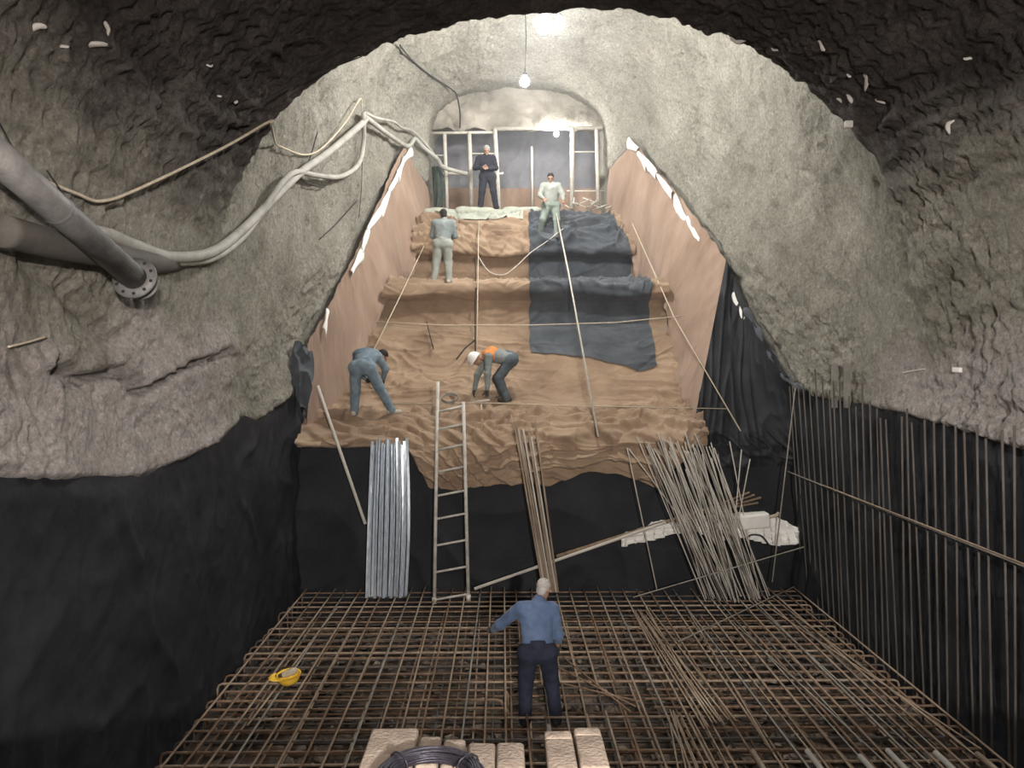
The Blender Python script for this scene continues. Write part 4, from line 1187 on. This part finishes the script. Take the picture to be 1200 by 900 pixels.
line([at(561, 258, 20.0), at(560, 330, 17.1), at(559, 408, 15.6)], .012, 'rope', 'pale plumb cord hanging down the middle of the slope')
line([at(557, 300, 19.2), at(557.5, 335, 17.1), at(557, 375, 16.85), at(557, 415, 16.2)], .015, 'wire', 'dark cable hanging beside the pale plumb cord', 'dark_cable', 'cable')
line([at(557, 398, 16.5), at(545, 408, 16.2), at(535, 421, 15.9)], .015, 'wire', 'short dark cable branching left above the white helmet', 'dark_cable', 'cable')
line([at(500, 377, 16.85), at(503, 390, 16.75), at(508, 409, 16.4)], .013, 'wire', 'short dark cable left of the plumb cord, on the bright landing', 'dark_cable', 'cable')
line([at(564, 474, 14.4), at(565, 498, 14.1)], .012, 'rope', 'short string hanging below the hands of the helmeted man')
line(spline([at(560, 300, 19.2), at(573, 318, 19.0), at(590, 322, 19.0), at(605, 312, 19.05), at(622, 296, 19.2), at(642, 282, 19.4), at(660, 268, 19.6)], 5), .014, 'pole', 'pale cord drooping across the upper riser', 'string_line')
# coil of wire on the landing behind the ladder
c = at(527, 470, 14.35)
pts = [(c.x + (.15 + .015 * math.sin(i * .7)) * math.cos(i * .35), c.y + .10 * math.sin(i * .35), c.z + .06 + .08 * math.sin(i * .35) + .02 * math.sin(i * .9)) for i in range(100)]
V, F = tube_vf(pts, .012, 6); tag(obj('grey_coil', mesh_np('grey_coil', V, F, 'steelgrey')), 'small grey coil of wire lying on the landing behind the ladder top', 'wire coil')

# ------------------------------------------------------------------ scaffold frame and sheets at the top
fr = thing('scaffold_frame', at(600, 245, 21.7), 'pale steel pole frame standing across the top of the slope', 'frame')
def fpole(x0, y0, x1, y1, r=.05, Y=21.7, m='pole', nm='pole'):
    V, F = tube_vf([at(x0, y0, Y), at(x1, y1, Y)], r, 9); wpart(nm, V, F, m, fr)
for x0, x1, yt, r in ((521, 524, 157, .055), (550, 553, 155, .06), (580, 585, 152, .06), (671, 670, 150, .065), (699, 701, 152, .055)):
    fpole(x0, yt, x1, 246, r)
fpole(623, 172, 624, 242, .035, 22.6)
fpole(579, 151, 706, 150, .055, nm='cross_bar'); fpole(506, 156, 582, 155, .04, 21.75, nm='cross_bar')
fpole(506, 204, 548, 203, .045, 21.72, nm='cross_bar'); fpole(552, 180, 581, 180, .022, nm='cross_bar')
fpole(672, 178, 700, 178, .022, nm='cross_bar'); fpole(664, 224, 708, 224, .025, nm='cross_bar'); fpole(578, 205, 590, 203, .035, nm='cross_bar'); fpole(506, 182, 522, 182, .015, nm='cross_bar')
def hanging(name, x0, x1, z0, z1, Y, m, label, amp=.06):
    xs = np.linspace(x0, x1, 90); zs = np.linspace(z0, z1, 40)
    Xg, Zg = np.meshgrid(xs, zs, indexing='ij')
    d = ridged(Xg * 1.4 + perlin(Xg, Zg, 0 * Xg) * .6, Zg * .5, 0 * Xg + z0) ** 2 * amp + fbm(Xg, Zg, 0 * Xg, 3) * .04
    V = np.stack([Xg, Y - d, Zg], -1).reshape(-1, 3)
    return tag(obj(name, mesh_np(name, V, grid_faces(90, 40), m)), label, 'cloth')
hanging('hanging_sheet', -2.3, 3.2, 9.55, 11.6, 24.0, 'screen_grey', 'grey sheet hung behind the scaffold frame, upper half')
hanging('hanging_sheet', -2.3, 3.2, 8.1, 9.65, 23.85, 'pink', 'brown sheet hung behind the scaffold frame, lower half')
p = at(511, 248, 21.5)
def dark_cloth():
    n, k = 24, 40
    T, S = np.meshgrid(np.linspace(0, 1, n), np.linspace(0, 1, k), indexing='ij')
    X = p.x - .12 + (.24 + .12 * np.sin(S * 3)) * T + .1 * (1 - S) * .6
    Z = p.z + .12 + 1.15 * S
    Y = 21.55 - .1 * np.sin(T * np.pi) - .05 * ridged(T * 3, S, 0 * S) ** 2
    V = np.stack([X, Y, Z], -1).reshape(-1, 3)
    o = obj('dark_cloth', mesh_np('dark_cloth', V, grid_faces(n, k), 'olive')); o.modifiers.new('solid', 'SOLIDIFY').thickness = .02
    tag(o, 'dark cloth hanging from the left end of the scaffold frame', 'cloth')
dark_cloth()
# woven sacks along the top edge
def sack(px, py, Y, L, H, k):
    c = at(px, py, Y)
    n, m_ = 20, 14
    U, Vv = np.meshgrid(np.linspace(0, 2 * np.pi, n, endpoint=False), np.linspace(-np.pi / 2, np.pi / 2, m_), indexing='ij')
    cx = np.sign(np.sin(Vv)) * np.abs(np.sin(Vv)) ** .7 * L / 2
    ry = np.abs(np.cos(Vv)) ** .45
    yy = np.cos(U) * ry * .24; zz = np.sin(U) * ry * H / 2
    d = 1 + .16 * perlin(cx * 5 + k, yy * 5, zz * 5 + k)
    V = np.stack([cx + c.x, yy * d + c.y, zz * d + c.z], -1).reshape(-1, 3)
    F = grid_faces(n, m_)
    i = np.arange(m_ - 1)
    F = np.concatenate([F, np.stack([(n - 1) * m_ + i, i, i + 1, (n - 1) * m_ + i + 1], 1)])
    return tag(obj('woven_sack', mesh_np('woven_sack', V, F, 'sack')), ORD[k] + ' pale woven sack from the left along the top edge of the slope', 'sack', 'sacks along the top edge')
for k, (px, L) in enumerate([(512, .75), (531, .7), (549, .75), (566, .7), (585, .75), (603, .7), (621, .7)]):
    sack(px, 250 + 2 * math.sin(k * 2), 20.85 + .06 * (k % 2), L, .30, k)
# light-coloured sacking hanging just under the sacks
lc = obj('pale_sacking', drape('pale_sacking', [(0, -1.95), (20, -1.95)], [(0, .55), (20, .55)], PL[-2] - .12, PL[-1] - .05, .065, 'sack', nx=90, amp=1.0, wob=.1))
tag(lc, 'pale dusty sacking spread below the row of sacks at the top edge', 'cloth')
# offcuts and sticks lying on the right of the top edge
for k in range(16):
    x = 670 + rng.uniform(0, 42); y_ = 246 + rng.uniform(-8, 2)
    a = at(x, y_, 20.95 + rng.uniform(-.15, .15)); a.z = max(a.z, 8.33)
    b = a + Vector((rng.uniform(-.5, .5), rng.uniform(-.2, .2), rng.uniform(.02, .3)))
    tag(bar('offcut_stick', a, b, .014, 'pole', None, 6), 'thin offcut stick tangled in the pile at the right end of the top edge', 'stick', 'offcut sticks at the top edge')

# ------------------------------------------------------------------ pale mortar splashes and bits stuck on the dark vault
bpy.context.view_layer.update()
def hit_lining(px, py):
    d = ray(px, py).normalized(); best = None
    for o in (wall_left, ceiling, wall_right):
        ok, pt, n, _ = o.ray_cast(Vector((0, 0, CAM_H)), d)
        if ok and (best is None or (pt - cam.location).length < (best[0] - cam.location).length): best = (pt, n, o)
    return best
k = 0
for px, py, ln, an in [(41, 31, .14, 20), (124, 33, .12, 60), (112, 52, .22, 30), (75, 54, .07, 0), (245, 77, .08, 0), (1015, 92, .26, -40), (1032, 118, .14, 60), (996, 115, .16, 70), (984, 117, .09, 50), (962, 52, .16, 30), (995, 88, .08, 40), (864, 47, .2, -15), (908, 58, .1, 30), (1135, 68, .08, 0), (1113, 148, .16, -60), (276, 119, .05, 0), (257, 112, .05, 0)]:
    hit = hit_lining(px, py)
    if hit is None: continue
    p, nn, own = hit
    if nn.dot(ray(px, py)) > 0: nn = -nn
    rgt = Vector((math.cos(R(an)), 0, -math.sin(R(an))))
    tx = (rgt - nn * rgt.dot(nn)).normalized(); ty = nn.cross(tx)
    U, W = np.meshgrid(np.linspace(0, 2 * np.pi, 16, endpoint=False), np.linspace(0, np.pi, 9), indexing='ij')
    a = np.cos(U) * np.sin(W) * ln * .5; b = np.sin(U) * np.sin(W) * ln * .17; c = np.cos(W) * .018
    q_ = 1 + .5 * perlin(a * 22 + k * 3.1, b * 22, c * 0 + k)
    a = a * q_; b = b * q_ + .12 * ln * np.sin(a / ln * 5 + k)
    V = np.array(p)[None, None] + a[..., None] * np.array(tx) + b[..., None] * np.array(ty) + (c + .008)[..., None] * np.array(nn)
    F = grid_faces(16, 9); i = np.arange(8)
    F = np.concatenate([F, np.stack([15 * 9 + i, i, i + 1, 15 * 9 + i + 1], 1)])
    obj('mortar_splash', mesh_np('mortar_splash', V.reshape(-1, 3), F, 'plaster'), own)
    k += 1
c = on_shell(1004, 137, .14)
V, F = box_vf(c.x, c.y, c.z, .10, .06, .09, bev=.015); o = obj('junction_box', mesh_np('junction_box', V, F, 'plaster', True)); tag(o, 'small pale box hanging on the dark vault at the right', 'box')

# ------------------------------------------------------------------ people: smooth distance-field bodies
def surface_nets(Fv, org, h):
    ins = Fv < 0
    nx, ny, nz = Fv.shape
    cs = [(0, 0, 0), (1, 0, 0), (0, 1, 0), (1, 1, 0), (0, 0, 1), (1, 0, 1), (0, 1, 1), (1, 1, 1)]
    sub = lambda A, c: A[c[0]:nx - 1 + c[0], c[1]:ny - 1 + c[1], c[2]:nz - 1 + c[2]]
    cnt = sum(sub(ins, c).astype(np.int8) for c in cs)
    ci = np.argwhere((cnt > 0) & (cnt < 8))
    idx = -np.ones((nx - 1, ny - 1, nz - 1), np.int64)
    idx[ci[:, 0], ci[:, 1], ci[:, 2]] = np.arange(len(ci))
    acc = np.zeros((len(ci), 3)); num = np.zeros(len(ci))
    val = {c: Fv[ci[:, 0] + c[0], ci[:, 1] + c[1], ci[:, 2] + c[2]] for c in cs}
    for a in cs:
        for ax in range(3):
            if a[ax] == 0:
                b = list(a); b[ax] = 1; b = tuple(b)
                va, vb = val[a], val[b]
                m = (va < 0) != (vb < 0)
                t = np.where(m, va / (va - vb + 1e-12), 0)
                p = np.tile(np.array(a, float), (len(ci), 1)); p[:, ax] += t
                acc[m] += p[m]; num[m] += 1
    V = (ci + acc / num[:, None]) * h + org
    Fs = []
    for ax in range(3):
        o1, o2 = [(1, 2), (2, 0), (0, 1)][ax]
        sl0 = [slice(None)] * 3; sl1 = [slice(None)] * 3
        sl0[ax] = slice(0, -1); sl1[ax] = slice(1, None)
        A = ins[tuple(sl0)]; B = ins[tuple(sl1)]
        e = np.argwhere(A != B)
        e = e[(e[:, o1] > 0) & (e[:, o2] > 0) & (e[:, o1] < Fv.shape[o1] - 1) & (e[:, o2] < Fv.shape[o2] - 1)]
        d1 = np.zeros(3, int); d1[o1] = 1; d2 = np.zeros(3, int); d2[o2] = 1
        g = lambda q: idx[q[:, 0], q[:, 1], q[:, 2]]
        q = np.stack([g(e - d1 - d2), g(e - d2), g(e), g(e - d1)], 1)
        flip = B[e[:, 0], e[:, 1], e[:, 2]]
        q[flip] = q[flip][:, ::-1]
        Fs.append(q[(q >= 0).all(1)])
    return V, np.concatenate(Fs)

def sdf_mesh(prims, h=.014, k=.03, wrinkle=0.0, wfreq=14, cut=None):
    """prims: (a, b, ra, rb) round cones or ('e', centre, radii, 3x3 axes)"""
    lo = np.full(3, 1e9); hi = -lo
    for p in prims:
        if isinstance(p[0], str):
            r = max(p[2]); lo = np.minimum(lo, np.array(p[1]) - r); hi = np.maximum(hi, np.array(p[1]) + r)
        else:
            r = max(p[2], p[3])
            for q in p[:2]: lo = np.minimum(lo, np.array(q) - r); hi = np.maximum(hi, np.array(q) + r)
    lo -= .05; hi += .05
    g = [np.arange(lo[i], hi[i] + h, h) for i in range(3)]
    X, Y, Z = np.meshgrid(*g, indexing='ij')
    P = np.stack([X, Y, Z], -1)
    D = None
    for p in prims:
        if isinstance(p[0], str):
            c, rad, A = np.array(p[1]), np.array(p[2]), np.array(p[3])
            L = (P - c) @ A                   # columns of A are the axes
            n0 = np.linalg.norm(L / rad, axis=-1); n1 = np.linalg.norm(L / rad ** 2, axis=-1) + 1e-9
            d = n0 * (n0 - 1) / n1
        else:
            a, b = np.array(p[0], float), np.array(p[1], float)
            ab = b - a
            t = np.clip(((P - a) @ ab) / (ab @ ab + 1e-9), 0, 1)
            d = np.linalg.norm(P - a - t[..., None] * ab, axis=-1) - (p[2] + (p[3] - p[2]) * t)
        if D is None: D = d
        else:
            hh = np.clip(.5 + .5 * (D - d) / k, 0, 1)
            D = D + (d - D) * hh - k * hh * (1 - hh)
    if wrinkle:
        near = np.abs(D) < .06
        w_ = np.zeros_like(D)
        x, y, z = X[near], Y[near], Z[near]
        w_[near] = wrinkle * (perlin(x * wfreq * .7, y * wfreq * .7, z * wfreq) + .6 * ridged(x * wfreq * .5 + 3, y * wfreq * .5, z * wfreq * .9))
        D = D - w_
    if cut is not None:
        c, n = cut
        D = np.maximum(D, (P - np.array(c)) @ np.array(n))
    return surface_nets(D, lo, h)

def V3(*a): return np.array(a, float)
def nrm(v): v = np.array(v, float); return v / (np.linalg.norm(v) + 1e-9)

def hand_vf(wrist, fdir, thumb_dir, curl=.5, size=1.0, h=.0065, fat=1.0):
    """palm, four fingers of unequal length and a thumb leaving the side of the palm"""
    f = nrm(fdir); t = nrm(np.array(thumb_dir) - f * np.dot(thumb_dir, f)); n = np.cross(f, t)
    w_ = np.array(wrist, float)
    s = size
    pr = [(w_, w_ + f * .05 * s, .027 * s * fat, .03 * s * fat)]
    for off in (-.026, -.008, .01, .027):
        pr.append((w_ + f * .03 * s, w_ + f * .088 * s + t * off * s, .02 * s * fat, .0145 * s * fat))
    for off, ln in ((-.031, .062), (-.0105, .076), (.0105, .084), (.031, .074)):
        b = w_ + f * .088 * s + t * off * s
        d = f
        for sgm, fr in ((.45, 1.0), (.32, .9), (.23, .8)):
            ang = curl * .75
            d = nrm(d * math.cos(ang) + np.cross(t, d) * math.sin(ang))
            e = b + d * ln * sgm * s
            pr.append((b, e, .0092 * s * fat * fr, .0086 * s * fat * fr)); b = e
    b = w_ + f * .03 * s + t * .026 * s
    d = nrm(f * .65 + t * .75 + np.cross(t, f) * .3)
    for ln in (.04, .032, .024):
        e = b + d * ln * s; pr.append((b, e, .0125 * s * fat, .0105 * s * fat)); b = e
        d = nrm(d + f * .35)
    return sdf_mesh(pr, h, .006)

def head_vf(c, fwd, up, h=.009):
    f = nrm(fwd); u = nrm(np.array(up) - f * np.dot(up, f)); r = np.cross(f, u)
    A = np.stack([r, f, u], 1)
    c = np.array(c, float)
    pr = [('e', c + u * .035 - f * .012, (.076, .096, .092), A), ('e', c - u * .045 + f * .02, (.058, .07, .075), A),
          (c - u * .10 + f * .062, c - u * .10 + f * .066, .024, .024),                       # chin
          (c + u * .012 + f * .086, c - u * .028 + f * .106, .009, .014),                      # nose
          (c + r * .05 + u * .022 + f * .066, c - r * .05 + u * .022 + f * .066, .02, .02),    # brow
          (c - u * .062 + f * .078 + r * .015, c - u * .062 + f * .078 - r * .015, .012, .012)]  # mouth
    for s in (-1, 1):
        pr.append(('e', c + r * s * .078 - f * .005 - u * .008, (.012, .02, .033), A))
    return sdf_mesh(pr, h, .014), (f, u, r)

def person(name, loc, J, label, cloth, head='hair_dark', headgear=None, gloves=None, h=.016, vest=None, sleeve=True, shoe='shoe', group='people at work', hand_curl=.6, belt=True, size=1.0):
    root = thing(name, loc, label, 'person', group)
    L = np.array(loc)
    j = {k: np.array(v, float) * size + L for k, v in J.items() if not k.startswith('_')}
    pel, chest, neck, hd = j['pelvis'], j['chest'], j['neck'], j['head']
    sp = [(pel, (pel + chest) / 2, .125, .125), ((pel + chest) / 2, chest, .125, .14),
          (j['hipl'], j['hipr'], .115, .115), (j['shl'] * .82 + chest * .18, j['shr'] * .82 + chest * .18, .085, .085),
          ((j['shl'] + chest) / 2, (j['hipl'] + pel) / 2, .105, .10), ((j['shr'] + chest) / 2, (j['hipr'] + pel) / 2, .105, .10),
          (chest * .4 + neck * .6, neck, .075, .055)]
    arms = []
    fore = []
    for s in 'lr':
        arms.append((j['sh' + s], j['el' + s], .060, .046)); fore.append((j['el' + s], j['wr' + s], .045, .031))
    legs = []
    for s in 'lr':
        legs += [(j['hip' + s], j['kn' + s], .09, .060), (j['kn' + s], j['an' + s], .058, .042)]
    nk = [(neck, neck * .25 + hd * .75, .056, .05)]
    body = [sdf_mesh(sp + arms + fore + legs + nk, h, .04)]
    # head
    (hv, hf), (f, u, r) = head_vf(hd, J['_face'], J.get('_up', (0, 0, 1)))
    body.append((hv, hf))
    hands = []
    for s in 'lr':
        fd = J.get('_hand' + s, j['wr' + s] - j['el' + s])
        td = J.get('_thumb' + s, (1 if s == 'l' else -1, 0, 0))
        hands.append(hand_vf(j['wr' + s], fd, td, hand_curl, 1.0, .0065, 1.12 if gloves else 1.0))
    if not gloves: body += hands
    V, F = merge(body); wpart('body', V, F, 'skin', root)
    if gloves:
        for hnd, s in zip(hands, 'lr'):
            cuff = tube_vf([j['wr' + s] + nrm(j['el' + s] - j['wr' + s]) * .06, j['wr' + s], j['wr' + s] + nrm(j['wr' + s] - j['el' + s]) * .03], [.045, .04, .03], 12)
            V, F = merge([hnd, cuff]); wpart('glove', V, F, gloves, root)
    g = lambda P, e: [(a, b, ra + e, rb + e) for a, b, ra, rb in P]
    # shirt: torso and sleeves
    sh = g(sp, .018) + g(arms, .02)
    if sleeve: sh += [(j['el' + s], j['wr' + s] * .95 + j['el' + s] * .05, .062, .046) for s in 'lr']
    up_ = nrm(chest - pel)
    V, F = sdf_mesh(sh, h, .04, .007, cut=(pel + up_ * .06, -up_)) if belt else sdf_mesh(sh, h, .04, .007)
    wpart('shirt', V, F, cloth[0], root)
    tr = g([(j['hipl'], j['hipr'], .115, .115), (pel, pel + (chest - pel) * .28, .128, .125)], .026) + [(a, b, ra + .030, rb + .034) for a, b, ra, rb in legs]
    V, F = sdf_mesh(tr, h, .035, .008, 12, cut=(pel + up_ * .10, up_)) if belt else sdf_mesh(tr, h, .035, .008, 12)
    wpart('trousers', V, F, cloth[1], root)
    for s in 'lr':
        an = j['an' + s]; fd = nrm(J.get('_foot' + s, (0, 1, 0)))
        sole = an[2] - .075
        a = np.array([an[0], an[1], sole + .05]) - fd * .05; b = a + fd * .18; b[2] = sole + .04
        V, F = sdf_mesh([(a, b, .05, .042), (an, a + fd * .04, .052, .05), (b, b + fd * .03, .04, .034)], .012, .02)
        V[:, 2] = np.maximum(V[:, 2], sole)
        wpart('shoe', V, F, shoe, root)
    A = np.stack([r, f, u], 1)
    if headgear == 'helmet':
        prof = [(.001, .155), (.04, .15), (.08, .128), (.105, .09), (.118, .045), (.122, .0), (.14, -.006), (.138, -.012), (.118, -.008)]
        V, F = lathe_vf(prof, 26)
        V[:, 1] *= 1.16
        front = np.clip(V[:, 1], 0, None) * (V[:, 2] < .002); V[:, 1] += front * .28
        hm = wpart('helmet', V @ A.T + hd + u * .03, F, 'helmet', root)
        V, F = tube_vf([(-.012, -.12, .06), (-.006, -.05, .148), (0, .04, .152), (0, .12, .075)], .011, 8); wpart('ridge', V @ A.T + hd + u * .03, F, 'helmet', hm)
    else:
        hr = [('e', hd + u * .048 - f * .022, (.086, .104, .092), A), ('e', hd - u * .02 - f * .055, (.07, .055, .07), A)]
        cutp = hd + f * .035
        V, F = sdf_mesh(hr, .010, .02, .006, 60, cut=(cutp, nrm(f * .9 - u * .75)))
        wpart('hair' if headgear is None else 'cap', V, F, head, root)
    for s in (-1, 1):
        V, F = sdf_mesh([(hd + r * s * .031 + u * .004 + f * .078, hd + r * s * .033 + u * .004 + f * .078, .0115, .0115)], .004, .004)
        wpart('eye', V, F, 'eye', root)
    if vest:
        vs = g([(j['shl'] * .7 + chest * .3, j['shr'] * .7 + chest * .3, .092, .092), (chest, chest * .6 + neck * .4, .14, .11)], .022)
        V, F = sdf_mesh(g(vs, .012), h, .04, .004); wpart('collar_cape', V, F, vest, root)
    return root

# man in the foreground, standing in the opening of the mat, seen from behind
person('person', (.43, 9.12, -.26), dict(
    pelvis=(0, 0, .98), chest=(.0, .16, 1.36), neck=(.03, .24, 1.52), head=(.10, .32, 1.63),
    shl=(-.22, .15, 1.44), shr=(.21, .19, 1.42), ell=(-.46, .26, 1.20), wrl=(-.55, .46, 1.06), elr=(.27, .10, 1.12), wrr=(.27, .24, .90),
    hipl=(-.11, 0, .94), hipr=(.12, 0, .94), knl=(-.14, .08, .52), knr=(.19, .10, .52), anl=(-.15, -.02, .09), anr=(.24, .0, .09),
    _face=(.55, .75, -.45), _up=(.1, .3, 1), _footl=(-.1, 1, 0), _footr=(.25, 1, 0), _thumbl=(.6, .2, .5), _thumbr=(-.6, .6, .2)),
    'grey-haired man in blue shirt and navy trousers standing among the rebar, back turned', ('blue_shirt', 'navy'), 'hair_grey', None, 'darkglove', .014)

# man in faded blue bending over at the left end of the landing
zb = 3.22
person('person', (-2.62, 14.2, zb), dict(
    pelvis=(-.05, -.02, .90), chest=(-.02, .34, 1.10), neck=(.10, .46, 1.16), head=(.24, .50, 1.08),
    shl=(-.22, .36, 1.13), shr=(.18, .36, 1.08), ell=(-.28, .50, .86), wrl=(-.12, .62, .66), elr=(.30, .42, .84), wrr=(.24, .55, .66),
    hipl=(-.17, -.02, .88), hipr=(.08, -.03, .88), knl=(-.19, .04, .48), knr=(.27, -.02, .50), anl=(-.20, -.04, .075), anr=(.48, .0, .10),
    _face=(.75, .3, -.6), _up=(.5, .2, .7), _footl=(.2, 1, 0), _footr=(1, .25, 0), _thumbl=(1, 0, 0), _thumbr=(-1, 0, 0)),
    'man in faded blue coveralls bending forward at the left end of the landing', ('coverall', 'coverall'), 'hair_dark', None, 'darkglove', .015, shoe='paleshoe', belt=False, size=1.04)

# helmeted man stooping with both hands to the ground
person('person', (-.18, 15.3, 3.40), dict(
    pelvis=(.36, .05, .90), chest=(-.04, -.02, .98), neck=(-.20, -.06, .93), head=(-.36, -.10, .88),
    shl=(-.10, -.22, .94), shr=(-.13, .16, .92), ell=(-.12, -.28, .58), wrl=(-.13, -.32, .26), elr=(-.34, .10, .56), wrr=(-.40, .02, .26),
    hipl=(.34, -.08, .86), hipr=(.36, .14, .86), knl=(.10, -.12, .50), knr=(.05, .18, .48), anl=(.27, -.10, .09), anr=(.20, .18, .10),
    _face=(-.55, -.15, -.85), _up=(-.85, -.1, .5), _footl=(-1, -.2, 0), _footr=(-1, .1, 0), _handl=(-.05, -.1, -1), _handr=(-.25, -.1, -1), _thumbl=(-1, 0, 0), _thumbr=(0, -1, 0)),
    'man in white helmet with orange collar stooping, both hands near the ground', ('grey_shirt', 'slate'), 'hair_dark', 'helmet', 'darkglove', .015, vest='orange', belt=False)

# man standing on the second step, back turned
person('person', (-1.40, 17.45, 6.03), dict(
    pelvis=(.0, 0, .96), chest=(.03, .05, 1.32), neck=(.04, .08, 1.50), head=(.01, .13, 1.62),
    shl=(-.18, .05, 1.42), shr=(.23, .05, 1.42), ell=(-.24, .14, 1.14), wrl=(-.08, .34, 1.12), elr=(.29, .14, 1.14), wrr=(.12, .34, 1.10),
    hipl=(-.10, 0, .92), hipr=(.11, 0, .92), knl=(-.15, .05, .50), knr=(.13, .05, .50), anl=(-.20, .0, .08), anr=(.15, .0, .08),
    _face=(-.3, 1, -.25), _footl=(-.2, 1, 0), _footr=(.2, 1, 0), _thumbl=(0, 0, 1), _thumbr=(0, 0, 1), _handl=(1, .2, 0), _handr=(-1, .2, 0)),
    'dark-haired man in grey-green clothes standing on the second step, back turned', ('grey_shirt', 'pale'), 'hair_dark', None, None, .016, shoe='paleshoe')

# man in black on the top edge, facing down the slope
person('person', (-.42, 20.95, 8.42), dict(
    pelvis=(.0, 0, .96), chest=(-.04, .0, 1.32), neck=(-.04, -.02, 1.50), head=(-.02, -.07, 1.62),
    shl=(.17, 0, 1.42), shr=(-.24, 0, 1.42), ell=(.24, -.06, 1.14), wrl=(.04, -.26, 1.08), elr=(-.34, -.04, 1.14), wrr=(-.14, -.26, 1.10),
    hipl=(.11, 0, .92), hipr=(-.10, 0, .92), knl=(.17, -.04, .50), knr=(-.15, -.04, .50), anl=(.24, .0, .08), anr=(-.20, .0, .08),
    _face=(.1, -1, -.35), _footl=(.4, -1, 0), _footr=(-.4, -1, 0), _thumbl=(0, 0, 1), _thumbr=(0, 0, 1), _handl=(-1, -.1, 0), _handr=(1, -.1, 0)),
    'man in black with pale cap standing on the top edge by the frame', ('blackcloth', 'blackcloth'), 'pale', 'cap', None, .016)

# pale man climbing over the top edge on the charcoal strip
person('person', (1.28, 19.5, 7.36), dict(
    pelvis=(.0, .22, .98), chest=(.0, .18, 1.34), neck=(.0, .16, 1.52), head=(-.02, .12, 1.63),
    shl=(.20, .18, 1.44), shr=(-.21, .18, 1.44), ell=(.30, .10, 1.18), wrl=(.30, -.08, 1.00), elr=(-.30, .10, 1.18), wrr=(-.22, -.10, 1.06),
    hipl=(.11, .22, .94), hipr=(-.11, .22, .94), knl=(.14, .12, .52), knr=(-.22, .10, .56), anl=(.14, .10, .09), anr=(-.28, .30, .26),
    _face=(-.1, -1, -.3), _footl=(.1, -1, 0), _footr=(-.3, -1, 0), _thumbl=(-1, 0, 0), _thumbr=(1, 0, 0)),
    'man in pale dusty clothes stepping down onto the charcoal strip near the frame', ('pale', 'sage'), 'hair_dark', None, None, .016)

# ------------------------------------------------------------------ dust haze in the shaft
def haze():
    m = bpy.data.materials.new('dust_haze'); m.use_nodes = True
    nt = m.node_tree; nt.nodes.clear()
    out = nt.nodes.new('ShaderNodeOutputMaterial'); v = nt.nodes.new('ShaderNodeVolumeScatter')
    v.inputs['Color'].default_value = (.93, .96, 1.0, 1); v.inputs['Density'].default_value = HAZE; v.inputs['Anisotropy'].default_value = .25
    nt.links.new(v.outputs[0], out.inputs['Volume'])
    V, F = box_vf(.8, 17.6, 7.0, 12.0, 15.0, 13.0)
    o = obj('dust_haze', mesh_np('dust_haze', V, F, m, False))
    tag(o, 'thin pale dust haze glowing around the lamps in the shaft', 'haze', kind='stuff')
HAZE = .0035
haze()
